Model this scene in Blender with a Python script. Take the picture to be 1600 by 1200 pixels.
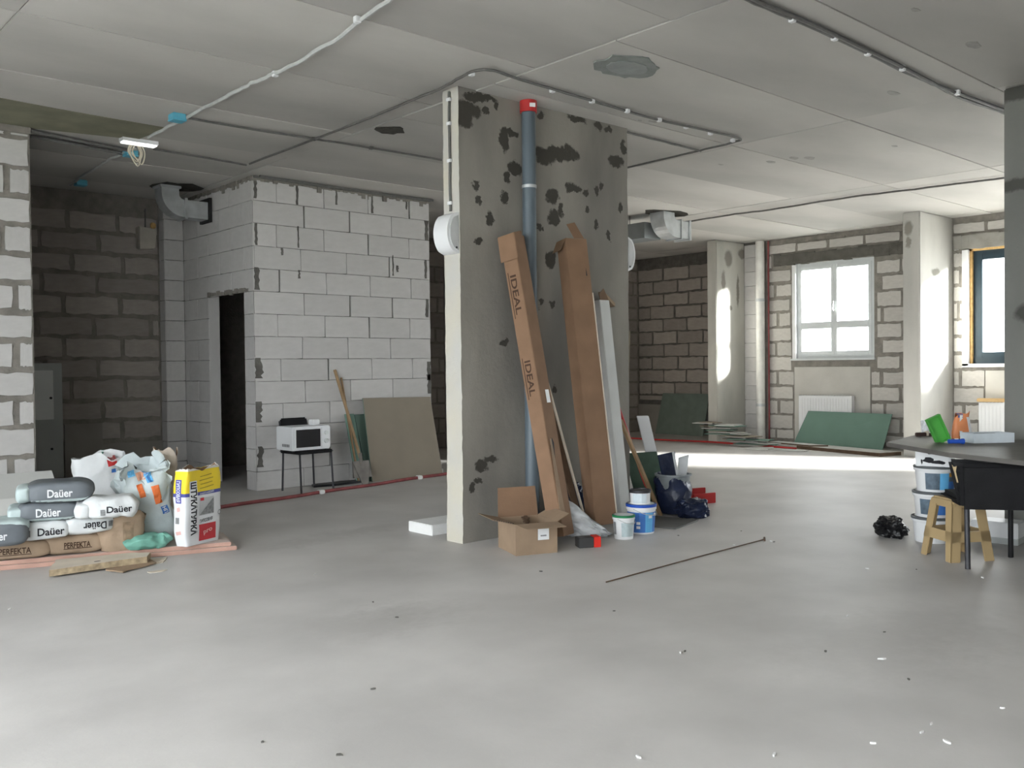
import bpy, bmesh, math, random
from mathutils import Vector, Matrix, noise
from mathutils.bvhtree import BVHTree

random.seed(7); noise.seed_set(7)
for o in list(bpy.data.objects): bpy.data.objects.remove(o)
scene = bpy.context.scene
col = scene.collection

# ------------------------------------------------------------------ camera
FPX, YAW, PITCH, ROLL, CAMH = 1446.0, math.radians(42.02), math.radians(1.11), math.radians(.634), 1.34
fwd = Vector((math.cos(PITCH)*math.sin(YAW), math.cos(PITCH)*math.cos(YAW), -math.sin(PITCH)))
rgt0 = Vector((math.cos(YAW), -math.sin(YAW), 0))
dwn0 = fwd.cross(rgt0)
rgt = rgt0*math.cos(ROLL) + dwn0*math.sin(ROLL)
dwn = -rgt0*math.sin(ROLL) + dwn0*math.cos(ROLL)
CAM = Vector((0, 0, CAMH))
cd = bpy.data.cameras.new('camera')
cam = bpy.data.objects.new('camera', cd); col.objects.link(cam)
cd.sensor_width = 36; cd.lens = FPX/1600*36; cd.clip_start = .05
m3 = Matrix((rgt, -dwn, -fwd)).transposed()
cam.matrix_world = Matrix.Translation(CAM) @ m3.to_4x4()
scene.camera = cam

def ray(u, v): return rgt*((u-800)/FPX) + dwn*((v-600)/FPX) + fwd
def P(u, v, z=0.0):
    d = ray(u, v); return CAM + d*((z-CAMH)/d.z)
def PY(u, v, y):
    d = ray(u, v); return CAM + d*(y/d.y)
def PX(u, v, x):
    d = ray(u, v); return CAM + d*(x/d.x)

# ------------------------------------------------------------------ light
SKY, SUN, EXPO = 1.0, 7.6, 3.87
w = bpy.data.worlds.new('sky'); scene.world = w; w.use_nodes = True
bg = w.node_tree.nodes['Background']
bg.inputs[0].default_value = (.96, .97, 1.0, 1); bg.inputs[1].default_value = SKY
sd = bpy.data.lights.new('sun', 'SUN'); sd.energy = SUN; sd.angle = math.radians(9); sd.color = (1, .97, .92)
sun = bpy.data.objects.new('sun', sd); col.objects.link(sun)
sun.rotation_euler = Vector((-1, 1.8, -.48)).to_track_quat('-Z', 'Y').to_euler()
sun.location = (20, -5, 8)
vs = scene.view_settings
vs.view_transform = 'Standard'; vs.look = 'None'; vs.gamma = 1; vs.exposure = EXPO; vs.use_curve_mapping = False

def portal(loc, size, direction):
    l = bpy.data.lights.new('window_portal', 'AREA'); l.shape = 'RECTANGLE'; l.size, l.size_y = size
    l.cycles.is_portal = True
    o = bpy.data.objects.new('window_portal', l); col.objects.link(o)
    o.location = loc; o.rotation_euler = Vector(direction).to_track_quat('-Z', 'Z').to_euler()

# ------------------------------------------------------------------ materials
MATS = {}
def nt(name):
    m = bpy.data.materials.new(name); m.use_nodes = True
    return m, m.node_tree.nodes, m.node_tree.links, m.node_tree.nodes['Principled BSDF']
def N(nodes, typ, **kw):
    n = nodes.new(typ)
    for k, v in kw.items(): setattr(n, k, v)
    return n
def mat(name, c, rough=.8, var=.12, scale=6, bump=0, bscale=60, metal=0, obj_var=0, c2=None, spec=.3, detail=5):
    """plain procedural surface: base colour broken up by noise, optional fine bump and per-object variation"""
    if name in MATS: return MATS[name]
    m, n, l, p = nt(name)
    tc = N(n, 'ShaderNodeTexCoord')
    nz = N(n, 'ShaderNodeTexNoise'); nz.inputs['Scale'].default_value = scale; nz.inputs['Detail'].default_value = detail
    l.new(tc.outputs['Object'], nz.inputs['Vector'])
    mx = N(n, 'ShaderNodeMix', data_type='RGBA')
    ca = tuple(max(0, x*(1-var)) for x in c); cb = tuple(min(1, x*(1+var)) for x in c) if c2 is None else c2
    rp = N(n, 'ShaderNodeMapRange'); rp.inputs[1].default_value = .3; rp.inputs[2].default_value = .7
    l.new(nz.outputs['Fac'], rp.inputs[0]); l.new(rp.outputs[0], mx.inputs[0])
    mx.inputs[6].default_value = (*ca, 1); mx.inputs[7].default_value = (*cb, 1)
    out = mx.outputs[2]
    if obj_var:
        oi = N(n, 'ShaderNodeObjectInfo'); mr = N(n, 'ShaderNodeMapRange')
        mr.inputs[3].default_value = 1-obj_var; mr.inputs[4].default_value = 1+obj_var*.4
        l.new(oi.outputs['Random'], mr.inputs[0])
        hs = N(n, 'ShaderNodeHueSaturation'); l.new(mr.outputs[0], hs.inputs['Value']); l.new(out, hs.inputs['Color']); out = hs.outputs[0]
    l.new(out, p.inputs['Base Color'])
    p.inputs['Roughness'].default_value = rough; p.inputs['Metallic'].default_value = metal
    p.inputs['Specular IOR Level'].default_value = spec
    if bump:
        n2 = N(n, 'ShaderNodeTexNoise'); n2.inputs['Scale'].default_value = bscale; n2.inputs['Detail'].default_value = 6
        l.new(tc.outputs['Object'], n2.inputs['Vector'])
        b = N(n, 'ShaderNodeBump'); b.inputs['Strength'].default_value = bump; b.inputs['Distance'].default_value = .02
        l.new(n2.outputs['Fac'], b.inputs['Height']); l.new(b.outputs[0], p.inputs['Normal'])
    MATS[name] = m; return m

def blob_mat(name, c, blobs, dark, var=.15, scale=2.5, rough=.85, distort=.12, bump=.25, edge=(.8, 1.1), streak=0, c2=None):
    """concrete with dark flaked spots at given object-space places; blobs = (x,y,z,rx,ry,rz)"""
    m, n, l, p = nt(name)
    tc = N(n, 'ShaderNodeTexCoord')
    nz = N(n, 'ShaderNodeTexNoise'); nz.inputs['Scale'].default_value = scale; nz.inputs['Detail'].default_value = 8
    mp = N(n, 'ShaderNodeMapping'); mp.inputs['Scale'].default_value = (1, 1, .35 if streak else 1)
    l.new(tc.outputs['Object'], mp.inputs[0]); l.new(mp.outputs[0], nz.inputs['Vector'])
    mx = N(n, 'ShaderNodeMix', data_type='RGBA')
    rp = N(n, 'ShaderNodeMapRange'); rp.inputs[1].default_value = .32; rp.inputs[2].default_value = .68
    l.new(nz.outputs['Fac'], rp.inputs[0]); l.new(rp.outputs[0], mx.inputs[0])
    mx.inputs[6].default_value = (*[x*(1-var) for x in c], 1); mx.inputs[7].default_value = (*(c2 or [x*(1+var) for x in c]), 1)
    d = N(n, 'ShaderNodeTexNoise'); d.inputs['Scale'].default_value = 9; d.inputs['Detail'].default_value = 8
    d.inputs['Roughness'].default_value = .7
    l.new(tc.outputs['Object'], d.inputs['Vector'])
    s1 = N(n, 'ShaderNodeVectorMath', operation='SUBTRACT'); s1.inputs[1].default_value = (.5, .5, .5); l.new(d.outputs['Color'], s1.inputs[0])
    s2 = N(n, 'ShaderNodeVectorMath', operation='MULTIPLY_ADD'); s2.inputs[1].default_value = (distort,)*3
    l.new(s1.outputs[0], s2.inputs[0]); l.new(tc.outputs['Object'], s2.inputs[2])
    cur = None
    for (x, y, z, rx, ry, rz) in blobs:
        a = N(n, 'ShaderNodeVectorMath', operation='MULTIPLY_ADD')
        a.inputs[1].default_value = (1/rx, 1/ry, 1/rz); a.inputs[2].default_value = (-x/rx, -y/ry, -z/rz)
        l.new(s2.outputs[0], a.inputs[0])
        ln = N(n, 'ShaderNodeVectorMath', operation='LENGTH'); l.new(a.outputs[0], ln.inputs[0])
        if cur is None: cur = ln.outputs['Value']
        else:
            mn = N(n, 'ShaderNodeMath', operation='MINIMUM'); l.new(cur, mn.inputs[0]); l.new(ln.outputs['Value'], mn.inputs[1]); cur = mn.outputs[0]
    out = mx.outputs[2]
    if cur is not None:
        e = N(n, 'ShaderNodeMapRange'); e.inputs[1].default_value = edge[0]; e.inputs[2].default_value = edge[1]
        e.inputs[3].default_value = 1; e.inputs[4].default_value = 0; l.new(cur, e.inputs[0])
        m2 = N(n, 'ShaderNodeMix', data_type='RGBA'); l.new(e.outputs[0], m2.inputs[0]); l.new(out, m2.inputs[6]); m2.inputs[7].default_value = (*dark, 1)
        out = m2.outputs[2]
    l.new(out, p.inputs['Base Color']); p.inputs['Roughness'].default_value = rough; p.inputs['Specular IOR Level'].default_value = .25
    b = N(n, 'ShaderNodeBump'); b.inputs['Strength'].default_value = bump; b.inputs['Distance'].default_value = .02
    l.new(d.outputs['Fac'], b.inputs['Height']); l.new(b.outputs[0], p.inputs['Normal'])
    MATS[name] = m; return m

def band_mat(name, bands, axis=2, rough=.6, base=(.8, .8, .8)):
    """printed packaging: flat bands of colour along one object axis; bands = [(start, colour)]"""
    m, n, l, p = nt(name)
    tc = N(n, 'ShaderNodeTexCoord'); sp = N(n, 'ShaderNodeSeparateXYZ'); l.new(tc.outputs['Object'], sp.inputs[0])
    cur = None
    for start, c in bands:
        if cur is None:
            r = N(n, 'ShaderNodeRGB'); r.outputs[0].default_value = (*c, 1); cur = r.outputs[0]; continue
        g = N(n, 'ShaderNodeMath', operation='GREATER_THAN'); g.inputs[1].default_value = start; l.new(sp.outputs[axis], g.inputs[0])
        mx = N(n, 'ShaderNodeMix', data_type='RGBA'); l.new(g.outputs[0], mx.inputs[0]); l.new(cur, mx.inputs[6]); mx.inputs[7].default_value = (*c, 1)
        cur = mx.outputs[2]
    l.new(cur, p.inputs['Base Color']); p.inputs['Roughness'].default_value = rough; p.inputs['Specular IOR Level'].default_value = .35
    MATS[name] = m; return m

def glass_mat():
    m, n, l, p = nt('window_glass'); n.remove(p)
    t = N(n, 'ShaderNodeBsdfTransparent'); t.inputs[0].default_value = (.95, .97, .97, 1)
    g = N(n, 'ShaderNodeBsdfGlossy'); g.inputs['Roughness'].default_value = .03
    mx = N(n, 'ShaderNodeMixShader'); mx.inputs[0].default_value = .04; l.new(t.outputs[0], mx.inputs[1]); l.new(g.outputs[0], mx.inputs[2])
    l.new(mx.outputs[0], n['Material Output'].inputs[0]); return m
def film_mat(name, c, a):
    m, n, l, p = nt(name)
    t = N(n, 'ShaderNodeBsdfTransparent')
    p.inputs['Base Color'].default_value = (*c, 1); p.inputs['Roughness'].default_value = .3
    mx = N(n, 'ShaderNodeMixShader')
    nz = N(n, 'ShaderNodeTexNoise'); nz.inputs['Scale'].default_value = 4
    r = N(n, 'ShaderNodeMapRange'); r.inputs[1].default_value = .35; r.inputs[2].default_value = .65; r.inputs[3].default_value = a-.2; r.inputs[4].default_value = min(1, a+.2)
    l.new(nz.outputs['Fac'], r.inputs[0]); l.new(r.outputs[0], mx.inputs[0])
    l.new(t.outputs[0], mx.inputs[1]); l.new(p.outputs[0], mx.inputs[2]); l.new(mx.outputs[0], n['Material Output'].inputs[0])
    MATS[name] = m; return m
def emit_mat(name, c, s):
    m, n, l, p = nt(name)
    p.inputs['Emission Color'].default_value = (*c, 1); p.inputs['Emission Strength'].default_value = s
    p.inputs['Base Color'].default_value = (*c, 1); return m

M_block = mat('aerated_block', (.50, .48, .45), .9, .07, 5, .25, 120, obj_var=.12)
M_blockb = mat('aerated_block_brown_shaded', (.36, .325, .295), .9, .10, 4, .25, 120, obj_var=.2)  # brown tint, with the shade of rear and alcove walls put in
M_blockw = mat('aerated_block_clean', (.52, .507, .497), .9, .05, 4, .2, 140, obj_var=.07)
M_mortar = mat('mortar', (.225, .21, .187), .95, .2, 9, .5, 50)
M_mortard = mat('mortar_dark', (.12, .115, .105), .95, .25, 9, .5, 50)
M_plaster = mat('smooth_plaster', (.50, .485, .45), .9, .07, 3, .1, 60)
M_ceilpanel = mat('ceiling_concrete', (.46, .445, .42), .9, .2, .9, .12, 20, obj_var=.12, detail=8)
M_ceilbase = mat('ceiling_seam', (.56, .54, .51), .9, .1, 3, .1, 30)
M_card = mat('cardboard', (.215, .13, .08), .85, .1, 5, .08, 80)
M_card2 = mat('cardboard_pale', (.28, .20, .135), .85, .12, 6, .08, 80)
M_cardin = mat('cardboard_inside', (.16, .10, .06), .9, .12, 5)
M_kraft = mat('kraft_paper', (.34, .25, .175), .8, .14, 8, .25, 18)
M_white = mat('white_plastic', (.72, .73, .74), .4, .03, 3)
M_whitepaper = mat('white_paper_sack', (.66, .68, .69), .6, .06, 5, .35, 14)
M_blupaper = mat('bluish_sack', (.52, .58, .59), .5, .10, 5, .4, 12)
M_greysack = mat('grey_printed_sack', (.135, .15, .165), .5, .12, 6, .25, 14)
M_palefilm = mat('pale_sack_end', (.45, .53, .53), .45, .12, 9, .3, 16)
M_black = mat('black_plastic', (.012, .012, .013), .45, .2, 6)
M_blackcloth = mat('black_upholstery', (.008, .008, .009), .8, .25, 9, .2, 200)
M_ink = mat('black_ink', (.02, .02, .025), .7, .1, 5)
M_brownink = mat('brown_ink', (.06, .033, .02), .8, .1, 5)
M_whiteink = mat('white_ink', (.68, .70, .71), .6, .03, 5)
M_red = mat('red_plastic', (.42, .03, .03), .45, .08, 6)
M_redpipe = mat('red_pipe_sleeve', (.23, .06, .06), .7, .25, 8)
M_orange = mat('orange_print', (.75, .18, .05), .5, .06, 6)
M_blue = mat('blue_plastic', (.02, .08, .42), .4, .08, 6)
M_bluep = mat('blue_print', (.05, .17, .50), .5, .1, 9)
M_cyan = mat('light_blue_print', (.13, .42, .72), .5, .1, 9)
M_yellow = mat('yellow_print', (.80, .60, .03), .5, .04, 6)
M_green = mat('green_lid', (.02, .20, .08), .45, .08, 6)
M_greenboard = mat('green_drywall', (.145, .235, .195), .85, .06, 3)
M_greencloth = mat('green_sack', (.16, .37, .30), .6, .12, 7, .35, 18)
M_drywall = mat('grey_drywall', (.25, .215, .17), .9, .05, 3)
M_drywallw = mat('white_drywall', (.50, .50, .48), .9, .06, 3)
M_pink = mat('pink_foam_board', (.47, .29, .235), .85, .1, 5, .1, 60)
M_pinktop = mat('dusty_board_face', (.60, .52, .47), .85, .08, 4, .1, 60)
M_foam = mat('white_foam', (.75, .75, .74), .8, .04, 5)
M_wood = mat('wood_handle', (.30, .20, .11), .7, .2, 9)
M_darkwood = mat('dark_wood', (.11, .07, .045), .8, .25, 9)
M_steel = mat('galvanised_steel', (.50, .52, .53), .38, .15, 7, metal=.45)
M_dsteel = mat('dark_steel', (.05, .05, .055), .5, .1, 5, metal=.5)
M_greypvc = mat('grey_pipe', (.10, .125, .145), .35, .06, 3)
M_conduit = mat('white_conduit', (.45, .46, .45), .55, .08, 20)
M_cable = mat('dark_conduit', (.12, .118, .113), .6, .15, 20)
M_cyanbox = mat('light_blue_box', (.12, .42, .55), .5, .06, 8)
M_panelgrey = mat('grey_enamel', (.40, .42, .415), .5, .04, 3)
M_panelw = mat('pale_enamel', (.70, .72, .71), .45, .03, 3)
M_anth = mat('anthracite_frame', (.025, .045, .06), .4, .1, 6)
M_pufoam = mat('expanding_foam', (.62, .40, .17), .9, .2, 20, .4, 60)
M_tan = mat('tan_plastic', (.39, .285, .15), .5, .04, 4)
M_table = mat('grey_tabletop', (.115, .108, .10), .55, .12, 6)
M_navy = mat('navy_film', (.012, .018, .045), .3, .3, 8, .4, 14)
M_dkgreen = mat('dark_green_sheet', (.05, .085, .06), .7, .25, 8)
M_bgreen = mat('bright_green_plastic', (.075, .34, .06), .45, .06, 6)
M_tile = mat('dark_tile', (.12, .12, .115), .6, .1, 8)
M_film = film_mat('clear_film', (.72, .75, .78), .78)
M_glass = glass_mat()

# ------------------------------------------------------------------ mesh helpers
class MB:
    def __init__(s): s.v = []; s.f = []
    def add(s, vs_, fs_, M=None):
        o = len(s.v)
        s.v += [tuple(M @ Vector(p)) if M else tuple(p) for p in vs_]
        s.f += [tuple(i+o for i in f) for f in fs_]; return s
    def box(s, x0, x1, y0, y1, z0, z1, M=None):
        v = [(x0,y0,z0),(x1,y0,z0),(x1,y1,z0),(x0,y1,z0),(x0,y0,z1),(x1,y0,z1),(x1,y1,z1),(x0,y1,z1)]
        return s.add(v, [(3,2,1,0),(4,5,6,7),(0,1,5,4),(1,2,6,5),(2,3,7,6),(3,0,4,7)], M)
    def prism(s, poly, z0, z1, M=None):
        n = len(poly)
        v = [(x, y, z0) for x, y in poly]+[(x, y, z1) for x, y in poly]
        return s.add(v, [tuple(range(n))[::-1], tuple(range(n, 2*n))]+[(i, (i+1) % n, n+(i+1) % n, n+i) for i in range(n)], M)
    def hexa(s, p): # 8 points: bottom 4, top 4
        return s.add(p, [(3,2,1,0),(4,5,6,7),(0,1,5,4),(1,2,6,5),(2,3,7,6),(3,0,4,7)])
    def tube(s, pts, r, n=8, cap=True):
        pts = [Vector(p) for p in pts]; rr = r if isinstance(r, (list, tuple)) else [r]*len(pts)
        o = len(s.v); prev = None
        for i, p in enumerate(pts):
            t = (pts[min(i+1, len(pts)-1)]-pts[max(i-1, 0)]).normalized()
            if prev is None:
                a = t.orthogonal().normalized()
            else:
                a = (prev - t*prev.dot(t)); a = a.normalized() if a.length > 1e-5 else t.orthogonal().normalized()
            prev = a; b = t.cross(a)
            for k in range(n):
                an = 2*math.pi*k/n; s.v.append(tuple(p + (a*math.cos(an)+b*math.sin(an))*rr[i]))
        for i in range(len(pts)-1):
            for k in range(n):
                s.f.append((o+i*n+k, o+i*n+(k+1) % n, o+(i+1)*n+(k+1) % n, o+(i+1)*n+k))
        if cap:
            s.f.append(tuple(o+k for k in range(n))[::-1]); s.f.append(tuple(o+(len(pts)-1)*n+k for k in range(n)))
        return s
    def lathe(s, prof, n=28, M=None, cap=True):
        v = []; f = []
        for r, z in prof:
            for k in range(n): v.append((r*math.cos(2*math.pi*k/n), r*math.sin(2*math.pi*k/n), z))
        for i in range(len(prof)-1):
            for k in range(n): f.append((i*n+k, i*n+(k+1) % n, (i+1)*n+(k+1) % n, (i+1)*n+k))
        if cap:
            f.append(tuple(range(n))[::-1]); f.append(tuple((len(prof)-1)*n+k for k in range(n)))
        return s.add(v, f, M)
    def build(s, name, m, parent=None, smooth=False, bevel=0, loc=None, rotz=None):
        me = bpy.data.meshes.new(name); me.from_pydata(s.v, [], s.f); me.validate(); me.update()
        bm = bmesh.new(); bm.from_mesh(me); bmesh.ops.recalc_face_normals(bm, faces=bm.faces)
        if bevel:
            es = [e for e in bm.edges if len(e.link_faces) == 2 and e.calc_face_angle(0) > .6]
            bmesh.ops.bevel(bm, geom=es, offset=bevel, segments=2, affect='EDGES', clamp_overlap=True)
        bm.to_mesh(me); bm.free()
        if smooth:
            for p in me.polygons: p.use_smooth = True
            try: me.set_sharp_from_angle(angle=math.radians(45))
            except Exception: pass
        me.materials.append(m)
        o = bpy.data.objects.new(name, me); col.objects.link(o)
        if parent: o.parent = parent
        if loc is not None: o.location = loc
        if rotz is not None: o.rotation_euler = (0, 0, rotz)
        return o

def tag(o, label, cat, group=None, kind=None):
    o['label'] = label; o['category'] = cat
    if group: o['group'] = group
    if kind: o['kind'] = kind
    return o
def thing(name, label, cat, loc=(0, 0, 0), rotz=0, group=None):
    o = bpy.data.objects.new(name, None); col.objects.link(o); o.empty_display_size = .1
    o.location = loc; o.rotation_euler = (0, 0, rotz); return tag(o, label, cat, group)
def struct(o, label, cat='wall'): return tag(o, label, cat, kind='structure')

def text_geo(s, w, h, bold=.022):
    """lettering as flat triangles, fitted to w x h, centred on the origin"""
    c = bpy.data.curves.new('lettering', 'FONT'); c.body = s; c.size = 1; c.resolution_u = 3; c.offset = bold
    o = bpy.data.objects.new('lettering', c); col.objects.link(o)
    bpy.context.view_layer.update()
    me = bpy.data.meshes.new_from_object(o.evaluated_get(bpy.context.evaluated_depsgraph_get()))
    vs_ = [v.co.copy() for v in me.vertices]; fs_ = [tuple(p.vertices) for p in me.polygons]
    bpy.data.objects.remove(o); bpy.data.curves.remove(c); bpy.data.meshes.remove(me)
    if not vs_: return [], []
    x0 = min(v.x for v in vs_); x1 = max(v.x for v in vs_); y0 = min(v.y for v in vs_); y1 = max(v.y for v in vs_)
    return [((v.x-(x0+x1)/2)*w/(x1-x0), (v.y-(y0+y1)/2)*h/(y1-y0)) for v in vs_], fs_
def rect_geo(w, h, n=6, k=6):
    v = [(-w/2+w*i/n, -h/2+h*j/k) for j in range(k+1) for i in range(n+1)]
    f = [(j*(n+1)+i, j*(n+1)+i+1, (j+1)*(n+1)+i+1, (j+1)*(n+1)+i) for j in range(k) for i in range(n)]
    return v, f
def decal(target, geo, c, ud, vd, d, m, name='lettering', off=.0025, parent=None, reach=1.0):
    """lay flat print geometry onto the surface of `target` (its local space) by casting along d"""
    vs_, fs_ = geo
    if not vs_: return
    bm = bmesh.new(); bm.from_mesh(target.data); bv = BVHTree.FromBMesh(bm); bm.free()
    c, ud, vd, d = Vector(c), Vector(ud).normalized(), Vector(vd).normalized(), Vector(d).normalized()
    out = []
    for u, v in vs_:
        p = c+ud*u+vd*v
        h = bv.ray_cast(p-d*reach, d)
        q = h[0] if h[0] else bv.find_nearest(p)[0]
        out.append(tuple(q-d*off))
    b = MB(); b.add(out, fs_)
    me = bpy.data.meshes.new(name); me.from_pydata(b.v, [], b.f); me.materials.append(m)
    o = bpy.data.objects.new(name, me); col.objects.link(o); o.parent = parent or target
    return o
def flat_text(s, w, h, c, ud, vd, m, parent, name='lettering'):
    vs_, fs_ = text_geo(s, w, h); c, ud, vd = Vector(c), Vector(ud).normalized(), Vector(vd).normalized()
    me = bpy.data.meshes.new(name); me.from_pydata([tuple(c+ud*x+vd*y) for x, y in vs_], [], fs_); me.materials.append(m)
    o = bpy.data.objects.new(name, me); col.objects.link(o); o.parent = parent; return o

# ------------------------------------------------------------------ block walls
def ragged_mesh(seed, amp):
    rnd = random.Random(seed); pts = []
    nx, ny = 7, 2
    def jit(a): return rnd.uniform(-a, a)
    for i in range(nx): pts.append((-.5+i/nx+jit(.008), -.5+jit(amp)))
    for i in range(ny): pts.append((.5+jit(amp*.35), -.5+i/ny+jit(.02)))
    for i in range(nx): pts.append((.5-i/nx+jit(.008), .5+jit(amp)))
    for i in range(ny): pts.append((-.5+jit(amp*.35), .5-i/ny+jit(.02)))
    n = len(pts)
    v = [(x, 0, z) for x, z in pts]+[(x*.992, 1, z*.985) for x, z in pts]
    f = [tuple(range(n, 2*n))]+[(i, (i+1) % n, n+(i+1) % n, n+i) for i in range(n)]
    me = bpy.data.meshes.new('block'); me.from_pydata(v, [], f)
    bm = bmesh.new(); bm.from_mesh(me); bmesh.ops.recalc_face_normals(bm, faces=bm.faces)
    if sum(fc.normal.y for fc in bm.faces if len(fc.verts) > 6) < 0: bmesh.ops.reverse_faces(bm, faces=bm.faces)
    bm.to_mesh(me); bm.free(); return me
RAG = [ragged_mesh(i, .045) for i in range(8)]
RAG2 = [ragged_mesh(20+i, .065) for i in range(8)]
SHARP = [ragged_mesh(50+i, .004) for i in range(4)]
for me in RAG: me.materials.append(M_block)
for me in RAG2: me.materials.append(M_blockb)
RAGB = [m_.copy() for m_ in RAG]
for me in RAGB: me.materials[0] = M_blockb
for me in SHARP: me.materials.append(M_blockw)
RAGW = [m_.copy() for m_ in RAG]
for me in RAGW: me.materials[0] = M_blockw

def blocks(parent, origin, ud, nd, u0, u1, z0, z1, zlines, length, joint, meshes, proud=.012, shift=0, holes=(), seed=0, wide=0, vj=None):
    """lay courses of blocks on the face through origin, along ud, outward nd; each block is an object"""
    rnd = random.Random(seed); ud, nd, origin = Vector(ud), Vector(nd), Vector(origin)
    if ud.cross(Vector((0, 0, 1))).dot(nd) > 0: pass
    vj = joint if vj is None else vj
    for ci in range(len(zlines)-1):
        a, b = max(zlines[ci], z0), min(zlines[ci+1], z1)
        if b-a < .05: continue
        off = shift + (length*.5 if ci % 2 else 0) + rnd.uniform(-.03, .03)*(1 if wide or joint > .01 else 0)
        cuts = [u0]; x = u0 + (off % length)
        if x-u0 < .12: x += length
        while x < u1-.12:
            cuts.append(x + (rnd.uniform(-.04, .04) if joint > .01 else 0)); x += length
        cuts.append(u1)
        spans = list(zip(cuts[:-1], cuts[1:]))
        for (h0, h1, k0, k1) in holes:
            if b <= k0+.04 or a >= k1-.04: continue
            new = []
            for s0, s1 in spans:
                if s1 <= h0 or s0 >= h1: new.append((s0, s1))
                else:
                    if h0-s0 > .09: new.append((s0, h0))
                    if s1-h1 > .09: new.append((h1, s1))
            spans = new
        for s0, s1 in spans:
            jl = vj*(rnd.uniform(.6, 1.6) if joint > .01 else 1); 
            if joint < .01 and rnd.random() < wide: jl = .03
            x0, x1 = s0+jl/2, s1-vj/2
            j2 = joint*(rnd.uniform(.6, 1.5) if joint > .01 else 1)
            o = bpy.data.objects.new('block', rnd.choice(meshes)); col.objects.link(o); o.parent = parent
            M = Matrix((ud, nd, (0, 0, 1))).transposed().to_4x4()
            c = origin + ud*((x0+x1)/2) + Vector((0, 0, (a+b)/2))
            S = Matrix.Diagonal((x1-x0, proud+rnd.uniform(-.002, .002), b-a-j2, 1))
            R = Matrix.Rotation(rnd.uniform(-.012, .012) if joint > .01 else 0, 4, nd)
            o.matrix_parent_inverse = Matrix.Identity(4)
            o.matrix_local = Matrix.Translation(c) @ R @ M @ S

def zl(first, pitch, top):
    r = [0, first]
    while r[-1]+pitch < top+.2: r.append(r[-1]+pitch)
    return r
CZ = 3.44

# ================================================================== STRUCTURE
# floor
fb = [(2.2, 3.2, 0, .5, .35, .3), (6.3, 2.2, 0, .9, .5, .3)]
M_floor = blob_mat('concrete_screed', (.505, .488, .472), [(*P(620, 965), .35, .22, .2), (*P(450, 850), .5, .12, .2), (*P(1400, 1000), .6, .3, .2), (*P(560, 830), .45, .14, .2)],
                   (.42, .405, .39), .12, 1.3, .5, .7, .12, (.2, 1.6))
b = MB(); b.box(-3, 14.4, -4.2, 12.3, -.2, 0); floor = struct(b.build('floor', M_floor), 'bare grey concrete screed floor across the whole room', 'floor')
b = MB(); b.box(-60, 80, -60, 80, -.5, -.25)
struct(b.build('ground', mat('pale_paving', (.45, .45, .43), .9, .1, 2)), 'pale paved ground outside beyond the windows', 'ground')

# ceiling: slab plus shuttering panels
b = MB(); b.box(-3, 14.4, -4.2, 12.3, CZ+.012, CZ+.3); ceiling = struct(b.build('ceiling', M_ceilbase), 'raw concrete ceiling with shuttering panel seams', 'ceiling')
pm = MB(); pm.box(-.5, .5, -.5, .5, 0, 1); pmesh = pm.build('panel', M_ceilpanel).data
bpy.data.objects.remove(bpy.data.objects['panel'])
rnd = random.Random(3)
for i in range(-4, 4):
    x0 = 7.6+i*3.04; x1 = x0+3.04
    sh = 0 if i >= 0 else (.0 if i == -1 else -.45)
    for j in range(-7, 8):
        y0 = 4.02+sh+j*1.2; y1 = y0+1.2
        a0, a1, c0, c1 = max(x0, -3), min(x1, 14.4), max(y0, -4.2), min(y1, 12.3)
        if a1-a0 < .1 or c1-c0 < .1: continue
        o = bpy.data.objects.new('panel', pmesh); col.objects.link(o); o.parent = ceiling
        t = rnd.uniform(.008, .015); g = .012
        o.location = ((a0+a1)/2, (c0+c1)/2, CZ+.014-t); o.scale = (a1-a0-g, c1-c0-g, t-.001)

# centre column (thin concrete pier)
CX0, CX1, CY0, CY1 = 4.39, 6.31, 5.44, 5.63
def z6(x, y, rx, ry): 
    c = PY(640+x*.25, 100+y*.25, CY0); k = .25*6.9/FPX*1.35
    return (c.x, CY0, c.z, max(.03, rx*k*1.45), .3, max(.03, ry*k*1.1))
def z7(x, y, rx, ry): return z6(x, y+960, rx, ry)
def z8(x, y, rx, ry): return z6(x, y+2000, rx, ry)
cb = [z6(365,285,66,42), z6(340,330,40,50), z6(470,210,60,18), z6(390,205,40,14), z6(545,262,14,22), z6(590,470,24,60), z6(640,430,34,18), z6(655,650,38,34),
      z6(415,755,16,25), z6(430,850,18,22), z6(592,840,18,36), z6(500,965,16,34), z6(435,1110,18,20), z6(615,712,18,26), z6(478,300,14,14),
      z6(1045,342,52,18), z6(1180,390,30,24), z6(850,575,56,44), z6(920,560,60,40), z6(1000,560,56,40), z6(1290,610,46,30), z6(1338,525,16,42),
      z6(892,820,32,40), z6(1015,775,44,22), z6(1050,790,24,16), z6(1102,795,12,12), z6(1170,800,12,28), z6(1200,765,10,26), z6(945,920,16,40), z6(900,955,30,36),
      z6(1112,915,12,20), z6(1315,895,12,26), z6(1245,1075,10,24), z6(1165,1005,10,24), z6(815,1022,12,15), z6(1245,415,24,14), z6(820,325,20,20),
      z7(820,535,16,20), z7(885,535,16,18), z7(595,780,20,10), z7(905,25,30,30), z7(880,270,30,40),
      z8(450,510,36,26), z8(505,468,28,12), z8(430,600,16,18), z8(395,645,18,26), z8(905,25,14,16)]
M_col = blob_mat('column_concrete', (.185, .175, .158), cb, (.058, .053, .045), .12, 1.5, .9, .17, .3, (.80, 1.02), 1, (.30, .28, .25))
M_side = mat('column_side_lit', (.56, .55, .52), .9, .14, 3, .25, 25, c2=(.52, .49, .41))  # window light on the left face is put into this paler colour
b = MB(); rnd = random.Random(5)
nz_ = 90; rows = []
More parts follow.
